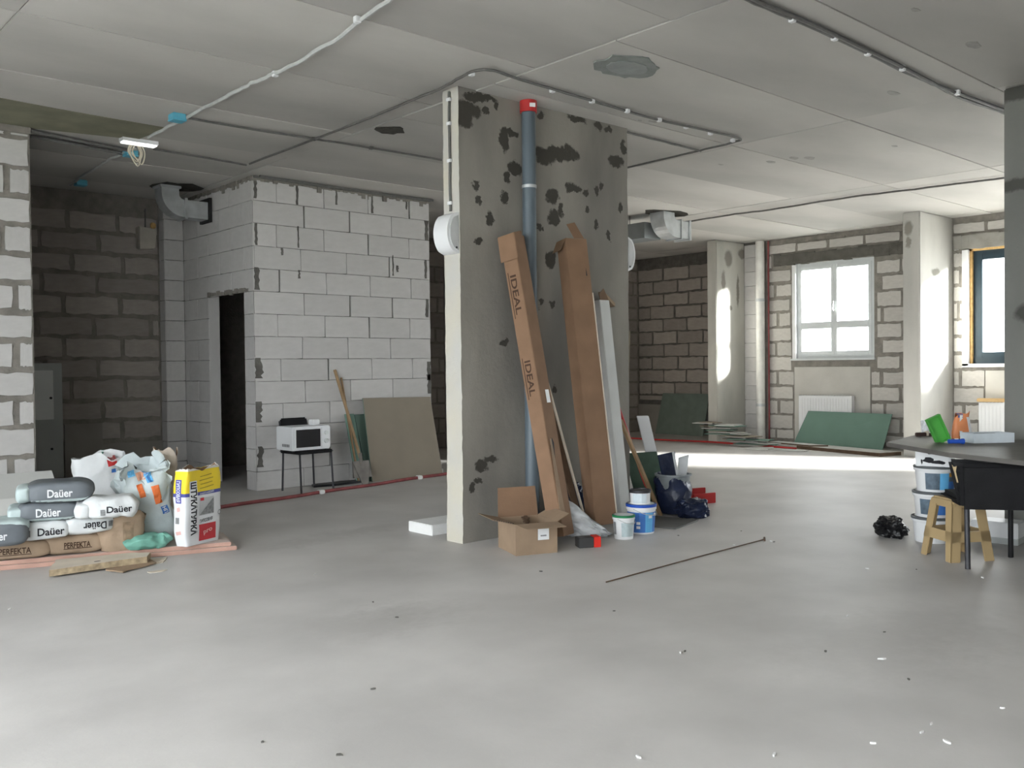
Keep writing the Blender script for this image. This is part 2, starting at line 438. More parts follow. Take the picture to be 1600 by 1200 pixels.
for k in range(nz_+1):
    z = (CZ+.005)*k/nz_
    j = [.004*noise.noise(Vector((z*5, q_*3.7, 1)))+.0035*noise.noise(Vector((z*23, q_*3.7, 4))) for q_ in range(8)]; fl = .018*max(0, 1-z/.4)
    rows.append([(CX0-fl*.6+j[0], CY0+j[1]-fl*.3, z), (CX0+.64, CY0, z), (CX0+1.28, CY0, z), (CX1+j[2], CY0+j[3], z), (CX1+j[4], CY1+j[5], z), (CX0-fl*.6+j[6], CY1+j[7], z)])
v = [p for r in rows for p in r]; f = []
for k in range(nz_):
    for i in range(6): f.append((k*6+i, k*6+(i+1) % 6, (k+1)*6+(i+1) % 6, (k+1)*6+i))
f += [(5,4,3,2,1,0), tuple(nz_*6+i for i in range(6))]
b.add(v, f)
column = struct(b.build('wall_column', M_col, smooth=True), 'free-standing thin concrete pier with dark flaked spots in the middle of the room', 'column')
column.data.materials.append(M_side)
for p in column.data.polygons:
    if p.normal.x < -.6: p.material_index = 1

# block-built room
BX, BY, BX1 = 4.68, 9.385, 7.08
zb = zl(.21, .2475, 3.4)
b = MB(); b.box(BX+.012, BX1, BY+.012, BY+.2, 0, CZ); wf = struct(b.build('wall_block_front', M_mortard), 'white aerated block wall behind the microwave, thin joints')
blocks(wf, (0, BY+.012, 0), (1, 0, 0), (0, -1, 0), BX, BX1, 0, CZ-.035, zb, .6, .004, SHARP, .012, .0, seed=1, wide=.3, vj=.005)
SM = [(545,90,205,14),(770,125,240,12),(980,140,240,10),(1172,175,285,10),(1355,205,265,8),(502,215,330,10),(550,340,455,12),(775,355,470,8),(688,470,510,10),(555,575,695,22),(780,590,635,10),(1283,510,620,8),(1306,565,600,12),(1462,325,432,20),(1458,535,635,14),(1465,745,842,16),(515,705,820,8),(530,940,1055,18),(562,1060,1170,38),(1475,1080,1180,20)]
SM = [(240+x*.29167, 250+a*.29167, 250+c*.29167, w_*.29167) for x, a, c, w_ in SM]+[(360+x*.25, 560+a*.25, 560+c*.25, w_*.25) for x, a, c, w_ in ((145,135,265,18),(172,270,400,40),(145,410,545,20),(188,550,680,30),(155,690,770,12),(1245,100,220,30))]
rnd = random.Random(77)
for (u_, va, vb, wpx) in SM:
    p0, p1 = PY(u_, va, BY), PY(u_, vb, BY); hw = max(.008, wpx*.0095/2); nn = 7
    lf = [(p1.x-hw*rnd.uniform(.5, 1.3), p1.z+(p0.z-p1.z)*k/nn) for k in range(nn+1)]; rt = [(p1.x+hw*rnd.uniform(.5, 1.3), p1.z+(p0.z-p1.z)*k/nn) for k in range(nn+1)]
    poly = [(max(BX+.002, min(BX1-.002, x)), z) for x, z in lf+rt[::-1]]
    b = MB(); b.prism(poly, 0, .005, Matrix(((1, 0, 0, 0), (0, 0, -1, BY+.0025), (0, 1, 0, 0), (0, 0, 0, 1)))); b.build('mortar_smear', M_mortard, wf)
D0, D1, DZ = 9.62, 10.54, 2.21
b = MB(); X0, X1 = BX+.012, BX+.13
b.box(X0, X1, BY+.2, D0, 0, CZ); b.box(X0, X1, D0, D1, DZ, CZ); b.box(X0, X1, D1, 12.1, 0, CZ)
X1 = BX+.13
wd = struct(b.build('wall_block_door', M_mortard), 'white aerated block wall holding the dark doorway')
blocks(wd, (BX+.012, 0, 0), (0, 1, 0), (-1, 0, 0), BY, 11.24, 0, CZ-.035, zb, .6, .004, SHARP, .012, .25, holes=[(D0, D1, 0, DZ)], seed=2, wide=.2, vj=.005)
b = MB(); b.box(BX+.004, X1, D1-.006, D1, 0, DZ-.001); b.build('reveal', M_blockw, wd)
# lintel mortar over the doorway
b = MB(); rnd = random.Random(9)
for i in range(16):
    y = D0-.12+i*.066; b.box(BX-.006-rnd.random()*.01, BX+.02, y, y+.07, DZ-.012-rnd.random()*.02, DZ+.012+rnd.random()*.03)
b.build('lintel_mortar', M_mortar, wd)
b = MB(); b.box(BX1-.2, BX1, BY+.2, 12.1, 0, CZ); struct(b.build('wall_block_side', M_blockw), 'side wall of the block-built room facing the gap beside the column')
# mortar bed along the top of the block room
for (nm, par, rng) in (('top_mortar', wf, 0), ('top_mortar', wd, 1)):
    b = MB(); rnd = random.Random(12+rng)
    L = (BX1-BX) if rng == 0 else 1.9; n = int(L/.05)
    for i in range(n):
        t0 = i*L/n; t1 = t0+L/n+.004; d = rnd.uniform(.0, .022); h = rnd.uniform(.03, .06) if rnd.random() < .85 else .09
        if rng == 0: b.box(BX+t0, BX+t1, BY-d+.004, BY+.05, CZ-h, CZ-.001)
        else: b.box(BX-d+.004, BX+.05, BY+t0, BY+t1, CZ-h, CZ-.001)
    b.build(nm, M_mortar, par)

# pilaster left of the door wall + back wall on the left
b = MB(); b.box(4.45, 4.692, 11.252, 11.5, 0, CZ); wp = struct(b.build('wall_pilaster', M_mortard), 'narrow aerated block pilaster left of the dark doorway')
blocks(wp, (0, 11.252, 0), (1, 0, 0), (0, -1, 0), 4.44, 4.68, 0, CZ-.03, zb, .6, .006, SHARP, .012, .28, seed=3)
blocks(wp, (4.45, 0, 0), (0, 1, 0), (-1, 0, 0), 11.242, 11.40, 0, CZ-.03, zb, .6, .006, SHARP, .012, .3, seed=31)
b = MB(); b.box(-3, 4.7, 11.41, 11.7, 0, CZ); wbk = struct(b.build('wall_back', M_mortar), 'dim rear wall of rough aerated blocks with wide mortar joints')
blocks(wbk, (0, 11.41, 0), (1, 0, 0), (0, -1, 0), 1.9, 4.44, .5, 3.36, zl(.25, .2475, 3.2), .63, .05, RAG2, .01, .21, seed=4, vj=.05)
b = MB(); b.box(3.3, 4.44, 11.385, 11.41, 0, .47); b.box(3.3, 3.72, 11.38, 11.41, .47, .72)
b.build('plaster_patch', mat('dim_plaster', (.27, .255, .23), .9, .1, 3), wbk)

# stub wall on the left
b = MB(); b.box(-3, 2.29, 8.712, 8.95, 0, CZ-.03); b.box(-3, 2.3, 8.70, 8.96, CZ-.06, CZ)
ws = struct(b.build('wall_stub', M_mortar), 'projecting wall end of rough white blocks at the left edge')
blocks(ws, (0, 8.712, 0), (1, 0, 0), (0, -1, 0), .6, 2.30, 0, CZ-.05, zl(.12, .2475, 3.4), .62, .045, RAGW, .012, .27, seed=6, vj=.05)
# olive strip of old paint on the ceiling beside the stub wall
b = MB(); b.prism([(.4, 7.75), (2.3, 7.95), (3.2, 7.98), (3.15, 8.55), (2.32, 8.72), (.4, 8.72)], CZ-.004, CZ+.001)
b.build('paint_strip', mat('olive_paint', (.20, .195, .14), .9, .15, 4), ceiling)

# far right: rear wall, alcove wall, pier, window wall
b = MB(); b.box(4.7, 14.4, 12.1, 12.3, 0, CZ); wr = struct(b.build('wall_rear', M_mortar), 'unlit rear block wall behind the column')
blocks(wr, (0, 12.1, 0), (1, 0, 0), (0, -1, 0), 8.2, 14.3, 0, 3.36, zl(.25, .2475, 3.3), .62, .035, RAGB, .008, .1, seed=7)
b = MB(); b.box(9.4, 9.55, 8.5, 12.1, 0, CZ); struct(b.build('wall_sun_blocker', M_blockb), 'added unseen partition behind the column keeping sun off the rear wall')  # added unseen wall, stops sun reaching the gap and the alcove
AX = 14.32
b = MB(); b.box(AX+.01, AX+.3, 9.5, 12.3, 0, CZ); wa = struct(b.build('wall_alcove', M_mortard), 'dark alcove wall of blocks left of the window pier')
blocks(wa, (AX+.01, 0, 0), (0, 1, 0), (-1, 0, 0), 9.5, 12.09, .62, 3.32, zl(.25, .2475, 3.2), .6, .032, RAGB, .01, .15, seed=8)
b = MB(); b.box(AX-.02, AX+.01, 9.5, 12.09, 0, .55); b.build('plaster_patch', mat('dim_plaster', (.27, .255, .23)), wa)
M_pier = blob_mat('pier_plaster', (.46, .45, .41), [(13.45, 9.33, 3.15, .12, .3, .16), (13.3, 9.33, 2.75, .06, .3, .2), (13.85, 9.33, 3.25, .12, .3, .1), (13.5, 9.33, 2.3, .05, .3, .05), (13.72, 9.33, 2.6, .04, .3, .3)],
                  (.24, .225, .20), .14, 2, .9, .12, .25, (.7, 1.1), 1)
b = MB(); b.box(13.10, AX+.02, 9.335, 9.53, 0, CZ); struct(b.build('wall_pier_far', M_pier, bevel=.012), 'far concrete pier between the dark alcove and the window', 'column')
M_pierA = blob_mat('near_pier_plaster', (.46, .45, .42), [(12.89, 5.95, 3.22, .3, .07, .1), (12.89, 5.95, 3.02, .3, .04, .1), (13.4, 5.785, 2.62, .16, .3, .06), (13.5, 5.785, 2.45, .07, .3, .12), (13.2, 5.785, 2.2, .05, .3, .05)],
                   (.25, .24, .21), .12, 2, .9, .12, .25, (.7, 1.1), 1)
b = MB(); b.box(12.89, 14.0, 5.785, 6.03, 0, CZ); struct(b.build('wall_pier_near', M_pierA, bevel=.012), 'concrete pier between the white window and the dark-framed window', 'column')

WX, WT = 13.95, .34
W1 = (6.985, 8.39, 1.41, 3.0); W2 = (3.6, 5.555, 1.30, 2.97); W3 = (.2, 3.2, .12, 2.97)
b = MB(); ys = -4.2
for (a0, a1, k0, k1) in (W3, W2, W1):
    b.box(WX+.01, WX+WT, ys, a0, 0, CZ); b.box(WX+.01, WX+WT, a0, a1, 0, k0); b.box(WX+.01, WX+WT, a0, a1, k1, CZ); ys = a1
b.box(WX+.01, WX+WT, ys, 9.4, 0, CZ)
ww = struct(b.build('wall_window', M_mortar), 'window wall of pale blocks with wide grey mortar joints')
zw = zl(.22, .2475, 3.4)
blocks(ww, (WX+.01, 0, 0), (0, 1, 0), (-1, 0, 0), 6.03, 8.88, .05, 3.36, zw, .62, .045, RAG, .012, .2, holes=[(W1[0]-.03, W1[1]+.03, 1.36, 2.96), (6.45, 8.78, 2.95, 3.185), (7.05, 8.38, 0, 1.27)], seed=10, vj=.05)
blocks(ww, (WX+.01, 0, 0), (0, 1, 0), (-1, 0, 0), 3.9, 5.785, .05, 3.36, zw, .62, .045, RAG, .012, .5, holes=[(W2[0]-.05, W2[1]+.05, 1.26, 3.185), (3.9, 5.3, 0, 1.2)], seed=11, vj=.05)
b = MB(); b.box(WX-.004, WX+.02, 7.05, 8.38, 0, 1.27); b.build('plaster_patch', M_plaster, ww)
b = MB(); b.box(WX-.004, WX+.02, 3.9, 5.32, 0, 1.2); b.build('plaster_patch', M_plaster, ww)
def rough_bar(x0, x1, y0, y1, z0, z1, seed):
    rnd = random.Random(seed); b = MB(); n = 18
    for i in range(n):
        a = y0+(y1-y0)*i/n; c = y0+(y1-y0)*(i+1)/n+.003
        b.box(x0-rnd.random()*.01, x1, a, c, z0-rnd.random()*.025, z1+rnd.random()*.025)
    return b
rough_bar(WX-.012, WX+.05, 6.47, 8.76, 3.01, 3.16, 1).build('lintel', mat('dark_lintel', (.105, .10, .088), .9, .2, 6, .3, 40), ww)
rough_bar(WX-.012, WX+.05, 3.9, 5.75, 2.985, 3.15, 2).build('lintel', mat('grey_lintel', (.27, .26, .24), .9, .15, 6, .3, 40), ww)
rough_bar(WX-.008, WX+.05, 6.03, 8.9, 3.37, 3.42, 3).build('top_mortar', M_mortar, ww)
# blockwork boxing in the corner
b = MB(); b.box(WX-.03, WX+.05, 9.05, 9.335, 0, CZ); wx = struct(b.build('wall_boxing', M_mortard), 'thin-jointed block boxing beside the far pier')
blocks(wx, (WX-.03, 0, 0), (0, 1, 0), (-1, 0, 0), 9.05, 9.33, 0, CZ-.04, zb, .6, .004, SHARP, .01, .32, seed=13, wide=.2)

# right pillar near the table
M_pil = blob_mat('pillar_concrete', (.185, .187, .172), [(7.66, 2.6, PX(1580, 146, 7.66).z, .3, .5, .07), (7.66, 2.6, PX(1580, 290, 7.66).z, .3, .5, .05), (7.66, 2.6, 1.7, .3, .12, .08)], (.07, .07, .063), .15, 1.8, .9, .1, .3, (.7, 1.1), 1)
b = MB(); b.box(7.66, 8.3, 1.6, 2.785, 0, CZ); struct(b.build('wall_pillar', M_pil, bevel=.01), 'dark grey concrete pillar at the right edge behind the table', 'column')

# unseen sides: left shopfront and wall behind the camera
LX = -1.7
LW = [(-3.4, -.6, .12, 3.1), (-.2, 2.6, .12, 3.1), (3.0, 6.4, .12, 3.1)]
b = MB(); ys = -4.2
for (a0, a1, k0, k1) in LW:
    b.box(LX-.3, LX, ys, a0, 0, CZ); b.box(LX-.3, LX, a0, a1, 0, k0); b.box(LX-.3, LX, a0, a1, k1, CZ); ys = a1
b.box(LX-.3, LX, ys, 11.7, 0, CZ); struct(b.build('wall_left', M_plaster), 'shopfront side wall with tall windows, left of the camera')
b = MB(); b.box(-3, 14.4, -4.2, -3.9, 0, CZ); struct(b.build('wall_front', M_plaster), 'plastered wall behind the camera')

# ------------------------------------------------------------------ windows
def window_y(n, x, spec, m, fr, label, layout, inward=-1, dark=False):
    """window in a wall of constant x; layout: list of (y0,y1,z0,z1) pane fractions"""
    y0, y1, z0, z1 = spec
    b = MB(); d = .07
    b.box(x, x+d, y0, y0+fr, z0, z1); b.box(x, x+d, y1-fr, y1, z0, z1); b.box(x, x+d, y0+fr, y1-fr, z0, z0+fr); b.box(x, x+d, y0+fr, y1-fr, z1-fr, z1)
    root = struct(b.build('window_%d' % n, m), label, 'window')
    for (a, c, e, g) in layout:
        py0, py1, pz0, pz1 = y0+fr+(y1-y0-2*fr)*a, y0+fr+(y1-y0-2*fr)*c, z0+fr+(z1-z0-2*fr)*e, z0+fr+(z1-z0-2*fr)*g
        s = MB(); t = fr*.85; e0, e1 = x-.012, x+d-.01
        s.box(e0, e1, py0, py0+t, pz0, pz1); s.box(e0, e1, py1-t, py1, pz0, pz1); s.box(e0, e1, py0+t, py1-t, pz0, pz0+t); s.box(e0, e1, py0+t, py1-t, pz1-t, pz1)
        so = s.build('sash', m, root, bevel=.004)
        g_ = MB(); g_.box(x+.02, x+.032, py0+t*.9, py1-t*.9, pz0+t*.9, pz1-t*.9); g_.build('pane', M_glass, so)
    portal((x+d+.12, (y0+y1)/2, (z0+z1)/2), (y1-y0, z1-z0), (inward, 0, 0))
    return root
M_wframe = mat('white_window_frame', (.62, .65, .66), .35, .05, 4)
w1 = window_y(1, WX+.06, W1, M_wframe, .065, 'white four-pane window above the radiator in the window wall', [(0, .5, .33, 1), (.5, 1, .33, 1), (0, .5, 0, .33), (.5, 1, 0, .33)])
b = MB(); b.box(WX+.015, WX+.045, 7.68, 7.705, 2.18, 2.34); b.box(WX-.005, WX+.02, 7.682, 7.702, 2.2, 2.23); b.build('handle', M_white, w1, bevel=.004)
b = MB(); b.box(WX-.03, WX+.07, W1[0]-.02, W1[1]+.05, W1[2]-.03, W1[2]); b.build('sill', M_wframe, w1)
b = MB(); b.box(WX+.0, WX+.06, W1[1]-.035, W1[1]+.03, W1[2], W1[3]-.02); b.build('film_strip', M_white, w1)
w2 = window_y(2, WX+.08, W2, M_anth, .09, 'dark anthracite-framed window at the right, foam showing round it', [(0, 1, 0, 1)])
b = MB(); b.box(WX+.03, WX+.08, W2[1]-.04, W2[1]+.01, W2[2], W2[3]); b.box(WX+.03, WX+.08, W2[0], W2[1], W2[3]-.035, W2[3]+.005); b.build('foam_seal', M_pufoam, w2)
b = MB(); b.box(WX-.03, WX+.06, W2[1]-.005, W2[1]+.08, W2[2]-.03, W2[3]-.02); b.box(WX-.03, WX+.06, W2[0], W2[1]+.08, W2[2]-.05, W2[2]); b.build('reveal', M_white, w2)
window_y(3, WX+.08, W3, M_anth, .09, 'tall dark-framed glazed door hidden behind the right pillar', [(0, .5, 0, 1), (.5, 1, 0, 1)])
for i, s in enumerate(LW):
    window_y(4+i, LX-.2, s, M_anth, .06, ['tall shopfront window behind the camera on the left side', 'tall shopfront window beside the camera on the left side', 'tall shopfront window nearest the stub wall on the left side'][i], [(0, .5, 0, 1), (.5, 1, 0, 1)], inward=1)

#@@OBJECTS
# ================================================================== CEILING SERVICES
def smooth_path(pts, n=6, wob=0.0, seed=0, zc=None):
    pts = [Vector(p) for p in pts]; out = []; rnd = random.Random(seed)
    for i in range(len(pts)-1):
        p0 = pts[max(i-1, 0)]; p1 = pts[i]; p2 = pts[i+1]; p3 = pts[min(i+2, len(pts)-1)]
        for k in range(n):
            t = k/n
            q = .5*((2*p1)+(p2-p0)*t+(2*p0-5*p1+4*p2-p3)*t*t+(3*p1-p0-3*p2+p3)*t**3)
            out.append(q+Vector((rnd.uniform(-wob, wob), rnd.uniform(-wob, wob), rnd.uniform(-wob, wob)*.3)))
    out.append(pts[-1]); return out
def lines(name, label, cat, paths, r, m, clips=None, clip_m=None, wob=.006, seed=0, n=6, group=None):
    root = thing(name, label, cat, paths[0][0], group=group); o0 = Vector(paths[0][0])
    for i, p in enumerate(paths):
        b = MB(); b.tube(smooth_path([Vector(q)-o0 for q in p], n, wob, seed+i), r, 7); b.build('cable_run', m, root, smooth=True)
    for c in clips or []:
        c = Vector(c)-o0; b = MB(); b.box(c.x-.018, c.x+.018, c.y-.018, c.y+.018, c.z-r*1.6, c.z+r*1.2); b.build('clip', clip_m or M_white, root, bevel=.003)
    return root
zc = CZ-.024
def Q(*uv): return [P(u, v, zc) for u, v in uv]
lines('conduit', 'white corrugated conduit crossing the ceiling on the left', 'conduit', [Q((640,-28), (605,0), (520,65), (440,110), (395,130), (350,152), (285,187), (232,215))], .014, M_conduit, Q((558,30), (430,115)), wob=.012, seed=1)
lines('conduit', 'white conduit running on to the rear wall past the ceiling lamp', 'conduit', [Q((212,232), (180,245), (150,262), (110,289))], .013, M_conduit, wob=.012, seed=2)
lines('cable', 'dark cable run from the nearest light blue box to the column', 'cable', [Q((292,184), (400,203), (560,228), (690,250))], .01, M_cable, Q((490,217), (580,231)), M_cable, wob=.004, seed=3)
lines('cable', 'dark cable from the ceiling lamp toward the block room corner', 'cable', [Q((240,233), (300,243), (385,258))], .01, M_cable, wob=.004, seed=4)
lines('conduit', 'pair of grey conduits from the stub wall to the ceiling lamp', 'conduit', [Q((48,205), (120,219), (200,235)), Q((48,213), (120,226), (195,241))], .016, M_cable, wob=.004, seed=5)
lines('cable', 'dark conduit looping round in front of the column top', 'cable', [Q((390,256), (560,191), (660,150), (690,138), (738,112), (770,110), (800,120), (900,150), (1020,185), (1148,214), (1146,222), (1090,236), (980,262)), Q((978,206), (1040,222), (1095,236))], .0105, M_cable,
      Q((737,115), (863,141), (925,158), (980,173), (1030,187), (1072,198), (1110,208), (1145,219)), wob=.004, seed=6)
lines('cable', 'thick dark cable bundle crossing the ceiling at upper right', 'cable', [Q((1110,-34), (1180,0), (1300,52), (1430,115), (1500,152), (1569,176), (1600,186)), Q((1110,-28), (1180,4), (1300,56), (1430,119), (1500,147), (1569,172), (1600,183))], .014, M_cable,
      Q((1238,29), (1304,58), (1356,82), (1410,106), (1496,144)), wob=.004, seed=7)
lines('cable', 'thin dark cable along the ceiling toward the window pier', 'cable', [Q((1076,346), (1140,336), (1200,328), (1330,308), (1450,293), (1569,278))], .012, M_cable, wob=.01, seed=8)
lines('cable', 'two dark pipes laid along the top of the block room', 'cable', [[(4.66, 9.30, zc), (5.6, 9.33, zc), (7.05, 9.32, zc)], [(4.7, 9.24, zc), (5.6, 9.27, zc), (7.05, 9.26, zc)]], .012, M_cable, wob=.003, seed=9)

def jbox(uv, label):
    c = P(*uv, CZ-.03); r = thing('junction_box', label, 'box', (c.x, c.y, CZ-.06), group='light blue ceiling junction boxes')
    b = MB(); b.box(-.055, .055, -.055, .055, .012, .06); b.build('body', M_cyanbox, r, bevel=.006)
    b = MB(); b.box(-.058, .058, -.058, .058, 0, .014); b.build('lid', M_cyanbox, r, bevel=.004)
jbox((277,184), 'light blue junction box nearest the camera on the ceiling')
jbox((204,240), 'light blue junction box beside the ceiling lamp')
jbox((126,286), 'light blue junction box next to the rear wall')

# ceiling lamp (lit)
c = P(217, 222, CZ-.02); L = thing('ceiling_lamp', 'lit white ceiling lamp with loose wires hanging from it', 'lamp', (c.x, c.y, CZ-.05))
b = MB(); b.box(-.16, .16, -.05, .05, .015, .05); b.build('housing', M_white, L, rotz=.0)
b = MB(); b.box(-.15, .15, -.042, .042, .004, .016); b.build('diffuser', emit_mat('lamp_glow', (1, 1, 1), .16), L)
b = MB(); rnd = random.Random(4)
for k in range(4):
    x = rnd.uniform(-.02, .12); b.tube(smooth_path([(x, .05, .02), (x+.05, .09, -.05), (x+.02, .10, -.11-.02*k), (x-.06, .09, -.05), (x-.05, .05, .02)], 5), .006, 6)
b.build('loose_wires', mat('beige_wire', (.42, .38, .30), .6), L, smooth=True)

# broken-out hole and round patch in the ceiling
def jag(cx, cy, rx, ry, n, seed, a=.18):
    r = random.Random(seed); return [(cx+rx*math.cos(2*math.pi*k/n)*(1+r.uniform(-a, a)), cy+ry*math.sin(2*math.pi*k/n)*(1+r.uniform(-a, a))) for k in range(n)]
c = P(610, 203, CZ); b = MB(); b.prism(jag(c.x, c.y, .13, .13, 16, 2), CZ-.006, CZ-.001); b.build('broken_spot', mat('hole_shade', (.05, .047, .04), .95, .4, 20, .5, 40), ceiling)  # flat patch, the darkness inside the hole is put into its colour
c = P(980, 104, CZ); b = MB(); b.prism(jag(c.x, c.y, .27, .2, 26, 5, .14), CZ-.008, CZ-.001); b.build('repair_patch', mat('repair_cement', (.22, .235, .225), .9, .15, 9, .3, 30), ceiling)
b = MB(); b.prism(jag(c.x, c.y, .17, .12, 26, 6, .06), CZ-.014, CZ-.002); b.build('repair_patch', mat('repair_cement_pale', (.27, .285, .28), .9, .1, 9, .3, 30), ceiling)
for k, (u, v, r_) in enumerate(((1020,190,.03), (1000,188,.02), (1127,257,.03), (1205,253,.05), (1265,247,.06), (1398,228,.03), (1240,247,.05), (1395,145,.05), (1520,70,.06), (1430,15,.03))):
    c = P(u, v, CZ); b = MB(); b.prism(jag(c.x, c.y, r_*1.5, r_*.7, 9, 30+k, .3), CZ-.0025, CZ-.001); b.build('stain', mat('ceiling_stain', (.33, .32, .30), .95, .2, 12), ceiling)

# ---- ducts
def elbow(root, x0, y0, w, ztop, zbot, xend, m):
    """square duct down from the ceiling then turning to +x"""
    n = 8; r_in = .06; r_out = r_in+w; cz = zbot+r_out  # bend centre at (x0+w+r_in, cz)
    cx = x0+w+r_in; outer = [(x0, ztop), (x0, cz)]; inner = [(x0+w, ztop), (x0+w, cz)]
    for k in range(1, n+1):
        a = math.pi+math.pi/2*k/n
        outer.append((cx+r_out*math.cos(a), cz+r_out*math.sin(a))); inner.append((cx+r_in*math.cos(a), cz+r_in*math.sin(a)))
    outer.append((xend, zbot)); inner.append((xend, zbot+w))
    b = MB(); v = []; 
    for (ox, oz), (ix, iz) in zip(outer, inner): v += [(ox, y0, oz), (ix, y0, iz), (ix, y0+w, iz), (ox, y0+w, oz)]
    f = []
    for k in range(len(outer)-1):
        for i in range(4): f.append((k*4+i, k*4+(i+1) % 4, (k+1)*4+(i+1) % 4, (k+1)*4+i))
    f.append((0,1,2,3)); f.append(tuple(len(outer)*4-4+i for i in range(4)))
    b.add(v, f); b.build('duct_bend', m, root)
    return cx, cz
D = thing('ventilation_duct', 'galvanised duct bend from the ceiling into the block room wall', 'duct')
elbow(D, 4.10, 10.42, .20, CZ+.0, 3.09, 4.67, M_steel)
b = MB(); b.box(4.36, 4.39, 10.40, 10.64, 3.07, 3.31); b.build('flange', M_steel, D)
b = MB(); b.box(4.08, 4.32, 10.40, 10.64, CZ-.03, CZ-.001); b.build('flange', M_steel, D)
b = MB(); b.box(4.64, 4.672, 10.38, 10.66, 3.06, 3.34); b.build('end_collar', mat('dark_collar', (.03, .03, .03), .7), D)
c = P(262, 287, CZ); b = MB(); b.prism(jag(4.3, 10.5, .33, .26, 14, 8, .2), CZ-.004, CZ-.001); b.build('duct_opening', MATS['hole_shade'], ceiling)  # flat patch coloured with the darkness of the opening
D = thing('ventilation_duct', 'galvanised duct bend hanging from a ceiling opening right of the column', 'duct')
elbow(D, 10.05, 8.02, .24, CZ, 3.10, 10.62, M_steel)
b = MB(); b.box(10.60, 10.64, 8.0, 8.28, 3.08, 3.36); b.build('flange', M_steel, D); b = MB(); b.box(10.42, 10.445, 8.0, 8.28, 3.08, 3.36); b.build('flange', M_steel, D)
b = MB(); b.prism(jag(10.25, 8.14, .42, .22, 12, 9, .15), CZ-.004, CZ-.001); b.build('duct_opening', MATS['hole_shade'], ceiling)  # darkness of the opening put into a flat patch
D = thing('ventilation_duct', 'dark straight duct under the ceiling behind the column', 'duct')
b = MB(); b.box(10.0, 10.35, 8.32, 9.95, 3.10, 3.32); b.build('duct_body', mat('shaded_steel', (.22, .235, .24), .45, .1, 5, metal=.4), D)  # underside shadow is put into the darker steel colour
for y in (8.6, 8.95):
    b = MB(); b.tube([(10.02, y, 3.3), (10.02, y, CZ-.002)], .006, 6); b.build('hanger', M_dsteel, D)
# small box on the rear wall
c = PY(227, 374, 11.36); W = thing('wall_box', 'small pale box hanging by its cable on the rear wall', 'box', (c.x, 11.39, c.z-.13))
b = MB(); b.hexa([(-.1,-.09,.0),(.1,-.09,.02),(.1,0.005,.02),(-.1,0.005,0),(-.11,-.13,.27),(.11,-.13,.25),(.11,0.005,.25),(-.11,0.005,.27)]); b.build('body', mat('beige_case', (.42, .39, .34), .6), W, bevel=.012)
b = MB(); b.tube([(0, -.03, .24), (.01, -.02, .5), (0, -.02, 3.4-c.z)], .008, 6); b.build('cable', M_cable, W)
b = MB(); b.box(.07, .13, -.05, 0, .27, .34); b.build('foam_blob', M_pufoam, W, bevel=.012)

# grey soil pipe on the column
SX = PY(830, 400, 5.36).x; SY = 5.375
W = thing('soil_pipe', 'grey vertical drain pipe with red collar on the column', 'pipe', (SX, SY, 0))
b = MB(); b.lathe([(.055, 0.0), (.055, 3.4)], 24); b.build('pipe', M_greypvc, W, smooth=True)
b = MB(); b.lathe([(.068, 3.345), (.068, 3.435)], 24); rc = b.build('collar', M_red, W, smooth=True)
b = MB(); b.box(.0, .045, -.071, -.06, 3.375, 3.405, Matrix.Rotation(-.6, 4, 'Z')); b.build('sticker', M_white, rc)
zcl = PY(831, 290, SY-.05).z
b = MB(); b.lathe([(.059, zcl-.012), (.059, zcl+.012)], 24); b.box(-.01, .01, .05, .066, zcl-.012, zcl+.012); b.build('clamp', M_steel, W, smooth=True)

# thin conduit and round units on the column
yc = 5.535
W = thing('cable', 'dark cable down the bright side of the column to the round unit', 'cable', (CX0-.012, yc, 2.5))
b = MB(); b.tube(smooth_path([(0, 0, CZ-2.52), (0, .0, .6), (.0, 0, .02)], 6, .003), .011, 7); b.build('cable_run', M_cable, W, smooth=True)
for z in (.86, .68, .4, .08):
    b = MB(); b.box(-.014, .006, -.02, .02, z-.012, z+.012); b.build('clip', M_white, W, bevel=.002)
def half_round(x, z, sgn, label):
    W = thing('wall_unit', label, 'wall unit', (x, 5.535, z), group='half-round white wall units on the column')
    n = 14; hh = .155; prof = []
    for k in range(n+1):
        t = -1+2*k/n; prof.append((sgn*(.012+.10*math.sqrt(max(0, 1-t*t))), t*hh))
    b = MB(); v = [(px_, y, z_) for y in (-.085, .085) for px_, z_ in prof]+[(0, y, z_) for y in (-.085, .085) for z_ in (-hh, hh)]
    m_ = n+1; f = [(k, k+1, m_+k+1, m_+k) for k in range(n)]+[tuple(range(m_))+(2*m_+1, 2*m_), tuple(range(m_, 2*m_))+(2*m_+3, 2*m_+2), (0, m_, 2*m_+2, 2*m_), (n, m_+n, 2*m_+3, 2*m_+1)]
    b.add(v, f); b.build('cover', M_white, W, smooth=True)
    b = MB(); v = [(px_*.8, y, z_*.85) for y in (-.092, -.086) for px_, z_ in prof]
    b.add(v, [(k, k+1, m_+k+1, m_+k) for k in range(n)]+[tuple(range(m_)), tuple(range(m_, 2*m_))]); b.build('end_plate', mat('grey_rim', (.5, .51, .51), .5), W)
    b = MB(); b.box(sgn*.03-.008, sgn*.03+.008, -.094, -.092, -.12, -.105); b.build('screw', M_dsteel, W)
half_round(CX0, PX(699, 367, CX0).z, -1, 'half-round white unit on the bright side of the column')
half_round(CX1, PX(981, 393, CX1).z-.02, 1, 'half-round white unit on the far side of the column')

